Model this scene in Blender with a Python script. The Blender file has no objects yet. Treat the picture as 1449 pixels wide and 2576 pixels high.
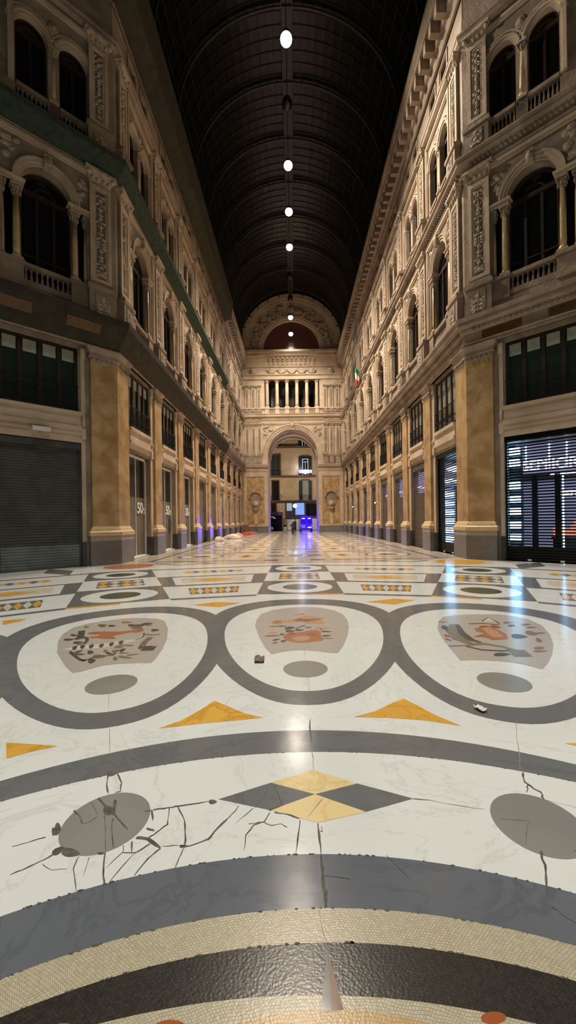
import bpy, bmesh, math, random
from mathutils import Vector, Matrix
random.seed(7)
PI = math.pi
SC = bpy.context.scene
COL = SC.collection

# ------------------------------------------------------------------ camera
H = 1.75                      # eye height
F = 1000.0                    # focal length in pixels of the 1449 x 2576 frame
PX, PY, ROLL = 739.0, 1310.0, 0.014
cd = bpy.data.cameras.new('camera')
cam = bpy.data.objects.new('camera', cd)
COL.objects.link(cam)
cd.sensor_fit = 'VERTICAL'
cd.sensor_height = 24.0
cd.lens = F / 2576.0 * 24.0
cd.shift_x = -(PX - 724.5) / 2576.0
cd.shift_y = (PY - 1288.0) / 2576.0
cd.clip_start, cd.clip_end = 0.05, 400
cam.location = (0, 0, H)
cam.rotation_euler = (PI / 2, ROLL, 0)
SC.camera = cam

def G(x, y, z=0.0):
    """ground point (height z) seen at a pixel of the photograph"""
    dx, dy = x - PX, y - PY
    u, v = dx + ROLL * dy, dy - ROLL * dx
    k = (H - z) / v
    return (u * k, F * k)

# ------------------------------------------------------------------ colour / materials
def lin(c):
    out = []
    for v in c:
        v /= 255.0
        out.append(v / 12.92 if v <= 0.04045 else ((v + 0.055) / 1.055) ** 2.4)
    return tuple(out)

def new_mat(name):
    m = bpy.data.materials.new(name)
    m.use_nodes = True
    nt = m.node_tree
    return m, nt, nt.nodes['Principled BSDF']

def mat(name, c1, c2=None, rough=0.6, scale=3.0, detail=6.0, bump=0.0, bscale=None, metal=0.0, spec=0.5,
        distort=0.6, pos=(0.35, 0.65), wr=0.0, stretch=None):
    m, nt, b = new_mat(name)
    N, L = nt.nodes, nt.links
    b.inputs['Roughness'].default_value = rough
    b.inputs['Metallic'].default_value = metal
    b.inputs['Specular IOR Level'].default_value = spec
    geo = N.new('ShaderNodeNewGeometry')
    src = geo.outputs['Position']
    if stretch:
        mp = N.new('ShaderNodeMapping')
        mp.inputs['Scale'].default_value = stretch
        L.new(src, mp.inputs['Vector'])
        src = mp.outputs['Vector']
    no = N.new('ShaderNodeTexNoise')
    no.inputs['Scale'].default_value = scale
    no.inputs['Detail'].default_value = detail
    no.inputs['Distortion'].default_value = distort
    L.new(src, no.inputs['Vector'])
    cr = N.new('ShaderNodeValToRGB')
    cr.color_ramp.elements[0].position, cr.color_ramp.elements[1].position = pos
    cr.color_ramp.elements[0].color = (*lin(c1), 1)
    cr.color_ramp.elements[1].color = (*lin(c2 or c1), 1)
    L.new(no.outputs['Fac'], cr.inputs['Fac'])
    L.new(cr.outputs['Color'], b.inputs['Base Color'])
    if wr:
        mr = N.new('ShaderNodeMapRange')
        mr.inputs['To Min'].default_value = max(0.02, rough - wr)
        mr.inputs['To Max'].default_value = rough + wr
        L.new(no.outputs['Fac'], mr.inputs['Value'])
        L.new(mr.outputs['Result'], b.inputs['Roughness'])
    if bump:
        n2 = N.new('ShaderNodeTexNoise')
        n2.inputs['Scale'].default_value = bscale or scale * 4
        n2.inputs['Detail'].default_value = 8
        L.new(src, n2.inputs['Vector'])
        bp = N.new('ShaderNodeBump')
        bp.inputs['Strength'].default_value = bump
        bp.inputs['Distance'].default_value = 0.05
        L.new(n2.outputs['Fac'], bp.inputs['Height'])
        L.new(bp.outputs['Normal'], b.inputs['Normal'])
    return m

def emit(name, c, s):
    m, nt, b = new_mat(name)
    b.inputs['Base Color'].default_value = (*[v*0.12 for v in lin(c)], 1)
    no = nt.nodes.new('ShaderNodeTexNoise'); no.inputs['Scale'].default_value = 1.7
    mr = nt.nodes.new('ShaderNodeMapRange')
    mr.inputs['To Min'].default_value = s * 0.85
    mr.inputs['To Max'].default_value = s * 1.15
    nt.links.new(no.outputs['Fac'], mr.inputs['Value'])
    nt.links.new(mr.outputs['Result'], b.inputs['Emission Strength'])
    b.inputs['Emission Color'].default_value = (*lin(c), 1)
    return m

def marble(name, c, vein, scale, rough, vw=0.05, slab=0.0, seam=None, blot=0.3, wr=0.04, wave=0.05):
    """polished stone with clouds and thin veins; optional slab joints"""
    m, nt, b = new_mat(name)
    N, L = nt.nodes, nt.links
    geo = N.new('ShaderNodeNewGeometry')
    n1 = N.new('ShaderNodeTexNoise')
    n1.inputs['Scale'].default_value = scale
    n1.inputs['Detail'].default_value = 9
    n1.inputs['Roughness'].default_value = 0.62
    n1.inputs['Distortion'].default_value = 1.6
    L.new(geo.outputs['Position'], n1.inputs['Vector'])
    # thin veins where the noise crosses 0.5
    sb = N.new('ShaderNodeMath'); sb.operation = 'SUBTRACT'; sb.inputs[1].default_value = 0.5
    ab = N.new('ShaderNodeMath'); ab.operation = 'ABSOLUTE'
    mr = N.new('ShaderNodeMapRange')
    mr.inputs['From Max'].default_value = vw
    mr.inputs['To Min'].default_value = 0.55
    mr.inputs['To Max'].default_value = 0.0
    L.new(n1.outputs['Fac'], sb.inputs[0]); L.new(sb.outputs[0], ab.inputs[0]); L.new(ab.outputs[0], mr.inputs['Value'])
    n2 = N.new('ShaderNodeTexNoise')
    n2.inputs['Scale'].default_value = scale * 0.55
    n2.inputs['Detail'].default_value = 5
    L.new(geo.outputs['Position'], n2.inputs['Vector'])
    mb = N.new('ShaderNodeMapRange')
    mb.inputs['From Min'].default_value = 0.4
    mb.inputs['From Max'].default_value = 0.75
    mb.inputs['To Max'].default_value = blot
    L.new(n2.outputs['Fac'], mb.inputs['Value'])
    ad = N.new('ShaderNodeMath'); ad.operation = 'MAXIMUM'
    L.new(mr.outputs['Result'], ad.inputs[0]); L.new(mb.outputs['Result'], ad.inputs[1])
    mx = N.new('ShaderNodeMix'); mx.data_type = 'RGBA'
    mx.inputs['A'].default_value = (*lin(c), 1)
    mx.inputs['B'].default_value = (*lin(vein), 1)
    L.new(ad.outputs[0], mx.inputs['Factor'])
    out = mx.outputs['Result']
    if seam:
        br = N.new('ShaderNodeTexBrick')
        br.inputs['Scale'].default_value = 1.0
        br.inputs['Brick Width'].default_value = seam[0]
        br.inputs['Row Height'].default_value = seam[1]
        br.inputs['Mortar Size'].default_value = 0.006
        br.inputs['Color1'].default_value = (1, 1, 1, 1)
        br.inputs['Color2'].default_value = (0.86, 0.86, 0.84, 1)
        br.inputs['Mortar'].default_value = (0.45, 0.43, 0.4, 1)
        L.new(geo.outputs['Position'], br.inputs['Vector'])
        ml = N.new('ShaderNodeMix'); ml.data_type = 'RGBA'; ml.blend_type = 'MULTIPLY'
        ml.inputs['Factor'].default_value = 1
        L.new(out, ml.inputs['A']); L.new(br.outputs['Color'], ml.inputs['B'])
        out = ml.outputs['Result']
    L.new(out, b.inputs['Base Color'])
    rr = N.new('ShaderNodeMapRange')
    rr.inputs['To Min'].default_value = max(0.03, rough - wr)
    rr.inputs['To Max'].default_value = rough + wr
    L.new(n2.outputs['Fac'], rr.inputs['Value'])
    L.new(rr.outputs['Result'], b.inputs['Roughness'])
    b.inputs['Specular IOR Level'].default_value = 0.34
    # gently uneven polish
    n3 = N.new('ShaderNodeTexNoise'); n3.inputs['Scale'].default_value = 2.2; n3.inputs['Detail'].default_value = 3
    L.new(geo.outputs['Position'], n3.inputs['Vector'])
    bp = N.new('ShaderNodeBump'); bp.inputs['Strength'].default_value = wave; bp.inputs['Distance'].default_value = 0.05
    L.new(n3.outputs['Fac'], bp.inputs['Height']); L.new(bp.outputs['Normal'], b.inputs['Normal'])
    return m

CX, CY = 0.1, -0.4            # centre of the round inlay
def mosaic(name, c1, c2, mortar, tile=0.0105, rough=0.25):
    m, nt, b = new_mat(name)
    N, L = nt.nodes, nt.links
    geo = N.new('ShaderNodeNewGeometry')
    sub = N.new('ShaderNodeVectorMath'); sub.operation = 'SUBTRACT'
    sub.inputs[1].default_value = (CX, CY, 0)
    L.new(geo.outputs['Position'], sub.inputs[0])
    sp = N.new('ShaderNodeSeparateXYZ'); L.new(sub.outputs[0], sp.inputs[0])
    at = N.new('ShaderNodeMath'); at.operation = 'ARCTAN2'
    L.new(sp.outputs['X'], at.inputs[0]); L.new(sp.outputs['Y'], at.inputs[1])
    ml = N.new('ShaderNodeMath'); ml.operation = 'MULTIPLY'; ml.inputs[1].default_value = 1.7
    L.new(at.outputs[0], ml.inputs[0])
    le = N.new('ShaderNodeVectorMath'); le.operation = 'LENGTH'
    L.new(sub.outputs[0], le.inputs[0])
    no = N.new('ShaderNodeTexNoise'); no.inputs['Scale'].default_value = 9
    L.new(geo.outputs['Position'], no.inputs['Vector'])
    jit = N.new('ShaderNodeMath'); jit.operation = 'MULTIPLY_ADD'; jit.inputs[1].default_value = 0.03
    L.new(no.outputs['Fac'], jit.inputs[0]); L.new(le.outputs['Value'], jit.inputs[2])
    co = N.new('ShaderNodeCombineXYZ')
    L.new(ml.outputs[0], co.inputs['X']); L.new(jit.outputs[0], co.inputs['Y'])
    br = N.new('ShaderNodeTexBrick')
    br.inputs['Scale'].default_value = 1.0
    br.inputs['Brick Width'].default_value = tile * 1.05
    br.inputs['Row Height'].default_value = tile
    br.inputs['Mortar Size'].default_value = tile * 0.07
    br.inputs['Color1'].default_value = (*lin(c1), 1)
    br.inputs['Color2'].default_value = (*lin(c2), 1)
    br.inputs['Mortar'].default_value = (*lin(mortar), 1)
    L.new(co.outputs[0], br.inputs['Vector'])
    L.new(br.outputs['Color'], b.inputs['Base Color'])
    b.inputs['Roughness'].default_value = rough + 0.02
    b.inputs['Specular IOR Level'].default_value = 0.4
    bp = N.new('ShaderNodeBump'); bp.inputs['Strength'].default_value = 0.25; bp.inputs['Distance'].default_value = 0.002
    bp.invert = True
    L.new(br.outputs['Fac'], bp.inputs['Height'])
    # every small stone lies a little askew
    wn = N.new('ShaderNodeTexVoronoi'); wn.inputs['Scale'].default_value = 1.0 / tile
    L.new(co.outputs[0], wn.inputs['Vector'])
    b2 = N.new('ShaderNodeBump'); b2.inputs['Strength'].default_value = 0.12; b2.inputs['Distance'].default_value = 0.003
    L.new(wn.outputs['Distance'], b2.inputs['Height']); L.new(bp.outputs['Normal'], b2.inputs['Normal'])
    L.new(b2.outputs['Normal'], b.inputs['Normal'])
    return m

M = {}
M['stone'] = mat('cream_stone', (180, 160, 136), (206, 188, 164), 0.75, 0.7, bump=0.25, bscale=14)
M['stone2'] = mat('stucco', (134, 118, 102), (168, 151, 132), 0.8, 1.1, bump=0.35, bscale=9)
M['relief'] = mat('carved_stucco', (160, 144, 124), (196, 180, 158), 0.8, 4, bump=0.5, bscale=22)
M['ground'] = mat('relief_ground', (108, 92, 86), (134, 116, 108), 0.85, 3, bump=0.4, bscale=30)
M['yellow'] = mat('giallo_marble', (158, 126, 84), (192, 162, 118), 0.35, 1.5, detail=10, distort=0.4, pos=(0.36, 0.62), wr=0.06)
M['palemarble'] = marble('pale_column_marble', (214, 190, 146), (180, 150, 100), 1.6, 0.35, 0.05)
M['grey'] = marble('grey_plinth_marble', (128, 126, 124), (100, 98, 98), 1.4, 0.3, 0.05, blot=0.6)
M['palegrey'] = marble('pale_grey_marble', (168, 160, 150), (140, 132, 124), 1.6, 0.35, 0.05)
M['loggiadark'] = mat('loggia_shade', (46, 40, 36), (58, 50, 44), 0.8, 2)  # shade inside the loggia recess, painted in as a dark colour
M['dark'] = mat('dark_stone', (62, 62, 62), (84, 82, 80), 0.45, 2)
M['wood'] = mat('dark_window_wood', (40, 27, 22), (56, 38, 30), 0.5, 4)
M['iron'] = mat('black_iron', (22, 21, 22), (34, 33, 33), 0.5, 6, metal=0.4)
M['steel'] = mat('vault_iron', (44, 46, 44), (56, 56, 54), 0.5, 3)
M['net'] = mat('green_net', (46, 60, 48), (64, 78, 62), 0.9, 5, bump=0.5, bscale=60)
M['netdark'] = mat('shaded_net', (50, 47, 36), (66, 61, 46), 0.9, 2.5, bump=0.4, bscale=60)  # darker, browner copy of the net colour with the shade painted in
M['shutter'] = mat('grey_shutter', (74, 76, 74), (88, 90, 86), 0.5, 2, metal=0.3)
M['shutter_low'] = mat('bare_shutter', (112, 120, 118), (132, 138, 134), 0.45, 2, metal=0.3)
M['shutter_pale'] = mat('pale_shutter', (168, 154, 134), (184, 170, 148), 0.6, 2)
M['shutter_brown'] = mat('brown_shutter', (86, 76, 66), (100, 90, 78), 0.5, 2, metal=0.3)
M['grille'] = mat('black_grille', (14, 15, 18), (24, 25, 28), 0.4, 4, metal=0.5)
M['white'] = mat('white_paint', (222, 220, 214), (236, 234, 228), 0.5, 3)
M['vinyl'] = mat('grey_vinyl', (104, 100, 90), (120, 114, 102), 0.35, 0.8)
M['gold_mosaic'] = mat('gold_panel', (88, 62, 28), (108, 76, 34), 0.5, 5)
M['blind'] = mat('pale_blind', (150, 158, 142), (170, 176, 160), 0.8, 3)
M['doorgrey'] = mat('grey_door', (96, 92, 84), (112, 106, 96), 0.5, 2)
M['plaster'] = mat('street_plaster', (196, 170, 128), (214, 190, 150), 0.8, 0.8)
M['green_shutter'] = mat('green_blind', (34, 44, 38), (48, 58, 50), 0.6, 3)
M['brownslab'] = mat('balcony_slab', (96, 78, 66), (120, 98, 82), 0.8, 2)
def glassy(name, c, rough=0.08):
    m, nt, b = new_mat(name)
    no = nt.nodes.new('ShaderNodeTexNoise'); no.inputs['Scale'].default_value = 0.8
    cr = nt.nodes.new('ShaderNodeValToRGB')
    cr.color_ramp.elements[0].color = (*[v * 0.6 for v in lin(c)], 1)
    cr.color_ramp.elements[1].color = (*[v * 1.4 for v in lin(c)], 1)
    nt.links.new(no.outputs['Fac'], cr.inputs['Fac']); nt.links.new(cr.outputs['Color'], b.inputs['Base Color'])
    b.inputs['Roughness'].default_value = rough
    b.inputs['Specular IOR Level'].default_value = 0.5
    return m
M['curtain'] = mat('drawn_curtain', (128, 124, 112), (150, 145, 130), 0.5, 1.2)
M['glass'] = glassy('dark_window_glass', (22, 25, 26))
M['glass_green'] = glassy('greenish_window_glass', (44, 56, 50), 0.12)
M['vaultglass'] = glassy('night_vault_glass', (16, 17, 19), 0.35)
# floor stones
M['f_white'] = marble('floor_white_marble', (223, 225, 220), (194, 195, 189), 1.1, 0.17, 0.02, blot=0.35)
M['f_arm'] = marble('floor_arm_marble', (214, 200, 184), (176, 158, 142), 0.7, 0.085, 0.04, blot=0.6, wr=0.02, wave=0.012)
M['f_cream'] = marble('floor_cream_marble', (214, 204, 186), (176, 162, 142), 1.3, 0.2, 0.04, blot=0.5)
M['f_grey'] = marble('floor_grey_marble', (113, 114, 113), (95, 96, 97), 1.2, 0.17, 0.04, blot=0.5)
M['f_dot'] = mat('floor_grey_patch', (134, 132, 126), (142, 140, 134), 0.2, 1.5)
M['f_blue'] = marble('floor_bluegrey_marble', (106, 109, 115), (84, 87, 93), 1.3, 0.17, 0.05, blot=0.6)
M['f_gold'] = marble('floor_gold_marble', (224, 172, 72), (176, 122, 40), 2.2, 0.2, 0.06, blot=0.5)
M['f_palegold'] = marble('floor_pale_gold_marble', (230, 208, 152), (206, 168, 104), 2.4, 0.2, 0.06, blot=0.4)
M['f_green'] = marble('floor_green_marble', (58, 66, 52), (84, 92, 76), 2.2, 0.2, 0.05)
M['f_field'] = mosaic('floor_mosaic_field', (176, 168, 158), (180, 173, 162), (170, 162, 152), 0.024, 0.18)
M['f_cmos'] = mosaic('floor_cream_mosaic', (196, 187, 162), (180, 169, 142), (136, 124, 98))
M['f_dmos'] = mosaic('floor_dark_mosaic', (60, 57, 50), (46, 43, 38), (30, 28, 25), rough=0.22)
M['f_tan'] = mosaic('floor_tan_mosaic', (200, 170, 118), (190, 158, 104), (150, 120, 80))
M['f_rust'] = mosaic('floor_rust_mosaic', (170, 116, 82), (156, 100, 68), (150, 104, 76), 0.03)
M['f_orange'] = mosaic('floor_orange_mosaic', (196, 150, 112), (184, 134, 96), (170, 128, 96), 0.03)
M['f_ink'] = mosaic('floor_dark_leaf_mosaic', (92, 84, 76), (76, 68, 62), (90, 82, 74), 0.03)
M['f_olive'] = mosaic('floor_olive_leaf_mosaic', (130, 122, 94), (116, 108, 84), (120, 112, 90), 0.03)
M['f_mauve'] = marble('floor_mauve_marble', (140, 112, 96), (112, 88, 78), 3, 0.15, 0.05)
M['f_red'] = marble('floor_red_marble', (166, 92, 52), (130, 66, 40), 3, 0.15, 0.05)
M['crack'] = mat('floor_crack', (72, 67, 60), (104, 98, 88), 0.8, 20)
M['hair'] = mat('floor_hairline', (150, 145, 134), (134, 128, 118), 0.6, 20)
# lights
M['lamp'] = emit('lamp_white', (255, 236, 215), 3)
M['ledwhite'] = emit('shop_white', (214, 226, 255), 9)
M['ledcyan'] = emit('shop_cyan', (140, 205, 250), 12)
M['letter'] = emit('letter_white', (236, 232, 255), 4)
M['violet'] = emit('shop_violet_glow', (158, 162, 205), 0.5)  # light on the shop walls, put into the surface as a violet glow
M['band'] = emit('shop_band_glow', (150, 152, 228), 1.3)
M['orange'] = emit('shop_orange', (246, 140, 100), 1.0)
M['blue'] = emit('van_blue', (28, 0, 255), 5)
M['bluedeep'] = emit('van_deep_blue', (20, 0, 200), 0.9)
M['bluewin'] = emit('van_window', (90, 80, 255), 1.6)
M['streetwin'] = emit('lit_window', (138, 172, 250), 0.95)
M['neon'] = emit('neon_white', (236, 240, 255), 2.2)
M['neonred'] = emit('neon_red', (255, 90, 110), 3)
M['neonblue'] = emit('neon_blue', (150, 160, 255), 3)

# ------------------------------------------------------------------ mesh builder
class MB:
    def __init__(s):
        s.v, s.f, s.m, s.sm = [], [], [], []
    def add(s, vs, fs, m=0, smooth=False):
        o = len(s.v)
        s.v += [tuple(p) for p in vs]
        for f in fs:
            s.f.append(tuple(i + o for i in f)); s.m.append(m); s.sm.append(smooth)
        return s
    def box(s, x0, x1, y0, y1, z0, z1, m=0):
        return s.add([(x0,y0,z0),(x1,y0,z0),(x1,y1,z0),(x0,y1,z0),(x0,y0,z1),(x1,y0,z1),(x1,y1,z1),(x0,y1,z1)],
                     [(0,3,2,1),(4,5,6,7),(0,1,5,4),(1,2,6,5),(2,3,7,6),(3,0,4,7)], m)
    def rings(s, plan, levels, m=0, cap=True, smooth=False):
        """plan(o) -> ccw outline; levels: (offset, z)"""
        base = len(s.v); n = None
        for o, z in levels:
            p = plan(o); n = len(p)
            s.v += [(x, y, z) for x, y in p]
        for k in range(len(levels) - 1):
            for i in range(n):
                j = (i + 1) % n
                s.f.append((base+k*n+i, base+k*n+j, base+(k+1)*n+j, base+(k+1)*n+i)); s.m.append(m); s.sm.append(smooth)
        if cap:
            s.f.append(tuple(base + n - 1 - i for i in range(n))); s.m.append(m); s.sm.append(False)
            s.f.append(tuple(base + (len(levels)-1)*n + i for i in range(n))); s.m.append(m); s.sm.append(False)
        return s
    def lathe(s, prof, cx=0, cy=0, n=14, m=0):
        def plan(r): return [(cx + r*math.cos(2*PI*i/n), cy + r*math.sin(2*PI*i/n)) for i in range(n)]
        return s.rings(plan, prof, m, True, True)
    def ell(s, c, r, nu=8, nv=5, m=0, rot=0.0):
        vs, fs = [], []
        cr, sr = math.cos(rot), math.sin(rot)
        for j in range(nv + 1):
            t = PI * j / nv
            for i in range(nu):
                a = 2*PI*i/nu
                x, y, z = r[0]*math.sin(t)*math.cos(a), r[1]*math.sin(t)*math.sin(a), r[2]*math.cos(t)
                x, z = x*cr + z*sr, -x*sr + z*cr
                vs.append((c[0]+x, c[1]+y, c[2]+z))
        for j in range(nv):
            for i in range(nu):
                k = (i+1) % nu
                fs.append((j*nu+i, (j+1)*nu+i, (j+1)*nu+k, j*nu+k))
        return s.add(vs, fs, m, True)
    def tube(s, pts, r, n=8, m=0, cap=True):
        base = len(s.v); P = [Vector(p) for p in pts]
        rr = r if isinstance(r, (list, tuple)) else [r]*len(P)
        for k, p in enumerate(P):
            t = (P[min(k+1, len(P)-1)] - P[max(k-1, 0)]).normalized()
            a = Vector((0,0,1)) if abs(t.z) < 0.9 else Vector((1,0,0))
            x = t.cross(a).normalized(); y = t.cross(x).normalized()
            for i in range(n):
                q = p + (x*math.cos(2*PI*i/n) + y*math.sin(2*PI*i/n))*rr[k]
                s.v.append(tuple(q))
        for k in range(len(P)-1):
            for i in range(n):
                j = (i+1) % n
                s.f.append((base+k*n+i, base+k*n+j, base+(k+1)*n+j, base+(k+1)*n+i)); s.m.append(m); s.sm.append(True)
        if cap:
            s.f.append(tuple(base+i for i in range(n))); s.m.append(m); s.sm.append(False)
            s.f.append(tuple(base+(len(P)-1)*n+n-1-i for i in range(n))); s.m.append(m); s.sm.append(False)
        return s
    def arch(s, cx, cz, r0, r1, y0, y1, a0=0.0, a1=PI, n=20, m=0):
        """solid ring segment in the xz plane between depths y0 (front) and y1"""
        base = len(s.v)
        for i in range(n+1):
            a = a0 + (a1-a0)*i/n
            for r in (r0, r1):
                for y in (y0, y1):
                    s.v.append((cx + r*math.cos(a), y, cz + r*math.sin(a)))
        for i in range(n):
            p, q = base+4*i, base+4*i+4
            for f in ((p, p+2, q+2, q), (p+1, q+1, q+3, p+3), (p, q, q+1, p+1), (p+2, p+3, q+3, q+2)):
                s.f.append(f); s.m.append(m); s.sm.append(False)
        s.f.append((base, base+1, base+3, base+2)); s.m.append(m); s.sm.append(False)
        e = base+4*n
        s.f.append((e, e+2, e+3, e+1)); s.m.append(m); s.sm.append(False)
        return s
    def halfdisc(s, cx, cz, r, y, n=20, m=0):
        vs = [(cx + r*math.cos(PI*i/n), y, cz + r*math.sin(PI*i/n)) for i in range(n+1)]
        return s.add(vs, [tuple(range(n, -1, -1))], m)
    def panel(s, x0, x1, z0, z1, y, holes, depth=0.4, m=0, n=16):
        """wall face at depth y with holes (xa, xb, za, zb, arched) and their reveals"""
        q = lambda a, b, c, d: s.add([(a,y,c),(b,y,c),(b,y,d),(a,y,d)], [(0,1,2,3)], m)
        holes = sorted(holes); x = x0
        xs = sorted({h[:2] for h in holes})
        for xa, xb in xs:
            if xa > x + 1e-6: q(x, xa, z0, z1)
            z = z0
            for h in sorted([h for h in holes if h[:2] == (xa, xb)], key=lambda t: t[2]):
                _, _, za, zb, ar = h
                if za > z + 1e-6: q(xa, xb, z, za)
                R = (xb-xa)/2; c = (xa+xb)/2
                s.add([(xa,y,za),(xa,y+depth,za),(xa,y+depth,zb),(xa,y,zb)], [(0,1,2,3)], m)
                s.add([(xb,y,za),(xb,y+depth,za),(xb,y+depth,zb),(xb,y,zb)], [(3,2,1,0)], m)
                s.add([(xa,y,za),(xb,y,za),(xb,y+depth,za),(xa,y+depth,za)], [(0,1,2,3)], m)
                if ar:
                    arc = [(c - R*math.cos(PI*i/n), zb + R*math.sin(PI*i/n)) for i in range(n+1)]
                    top = zb + R + 0.001
                    for i in range(n):
                        (ax, az), (bx, bz) = arc[i], arc[i+1]
                        s.add([(ax,y,az),(bx,y,bz),(bx,y,top),(ax,y,top)], [(0,1,2,3)], m)
                        s.add([(ax,y,az),(bx,y,bz),(bx,y+depth,bz),(ax,y+depth,az)], [(3,2,1,0)], m, True)
                    z = top
                else:
                    s.add([(xa,y,zb),(xb,y,zb),(xb,y+depth,zb),(xa,y+depth,zb)], [(3,2,1,0)], m)
                    z = zb
            if z < z1 - 1e-6: q(xa, xb, z, z1)
            x = xb
        if x < x1 - 1e-6: q(x, x1, z0, z1)
        return s
    def sweep(s, path, prof, m=0, cap=True):
        """path: list of (x,y); prof: list of (out, z); 'out' is to the right of the walking direction"""
        P = [Vector(p) for p in path]; base = len(s.v); n = len(prof)
        for k, p in enumerate(P):
            d0 = (P[k]-P[k-1]).normalized() if k else (P[1]-P[0]).normalized()
            d1 = (P[k+1]-P[k]).normalized() if k < len(P)-1 else d0
            n0, n1 = Vector((d0.y, -d0.x)), Vector((d1.y, -d1.x))
            b = (n0+n1).normalized(); b = b / max(0.3, b.dot(n0))
            for o, z in prof:
                s.v.append((p.x + b.x*o, p.y + b.y*o, z))
        for k in range(len(P)-1):
            for i in range(n-1):
                s.f.append((base+k*n+i, base+(k+1)*n+i, base+(k+1)*n+i+1, base+k*n+i+1)); s.m.append(m); s.sm.append(False)
        if cap:
            s.f.append(tuple(base+i for i in range(n))); s.m.append(m); s.sm.append(False)
            s.f.append(tuple(base+(len(P)-1)*n+n-1-i for i in range(n))); s.m.append(m); s.sm.append(False)
        return s
    def mesh(s, name, mats):
        me = bpy.data.meshes.new(name)
        me.from_pydata(s.v, [], s.f)
        for mm in (mats if isinstance(mats, (list, tuple)) else [mats]):
            me.materials.append(mm)
        me.polygons.foreach_set('material_index', s.m)
        me.polygons.foreach_set('use_smooth', s.sm)
        me.update()
        return me
    def obj(s, name, mats, parent=None, loc=(0,0,0), rz=0.0, fix=True):
        me = s.mesh(name, mats)
        if fix:
            bm = bmesh.new(); bm.from_mesh(me)
            bmesh.ops.recalc_face_normals(bm, faces=bm.faces)
            bm.to_mesh(me); bm.free()
        o = bpy.data.objects.new(name, me)
        COL.objects.link(o)
        o.location = loc; o.rotation_euler = (0, 0, rz)
        if parent: o.parent = parent
        return o

def tag(o, label, cat, group=None, kind=None):
    o['label'] = label; o['category'] = cat
    if group: o['group'] = group
    if kind: o['kind'] = kind
    return o

def thing(name, label, cat, loc=(0,0,0), rz=0.0, group=None, kind=None):
    o = bpy.data.objects.new(name, None)
    COL.objects.link(o)
    o.empty_display_size = 0.2
    o.location = loc; o.rotation_euler = (0, 0, rz)
    return tag(o, label, cat, group, kind)

KIDS = {}
def kids(o): return [c for c in o.children]
def dup(root, loc, rz, label, group=None, name=None):
    r = root.copy(); COL.objects.link(r)
    r.location = loc; r.rotation_euler = (0, 0, rz); r['label'] = label
    if group: r['group'] = group
    if name: r.name = name
    for ch in list(root.children):
        c = ch.copy(); COL.objects.link(c); c.parent = r
        for g in list(ch.children):
            d = g.copy(); COL.objects.link(d); d.parent = c
    return r

# frames: origin + rotation; local x runs along the wall, local y goes into the wall
W, YC, YE = 7.4, 17.1, 59.5
FR = {'L': (-W, 0.0, PI/2), 'R': (W, 0.0, -PI/2), 'CL': (-W, YC, PI/4), 'CR': (W, YC, -PI/4), 'E': (0.0, YE, 0.0)}
def at(fr, u, d=0.0, z=0.0):
    ox, oy, a = FR[fr]
    return (ox + u*math.cos(a) - d*math.sin(a), oy + u*math.sin(a) + d*math.cos(a), z), a
def side_u(fr, y): return y if fr == 'L' else -y

ORD = ['first', 'second', 'third', 'fourth', 'fifth', 'sixth', 'seventh', 'eighth', 'ninth', 'tenth']
SIDE = {'L': 'left', 'R': 'right'}
PITCH = 4.51
PILLARS = [17.75 + PITCH*k for k in range(1, 10)]      # beyond the corner piers
BAYS = [17.75 + PITCH*(k+0.5) for k in range(9)]

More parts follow.
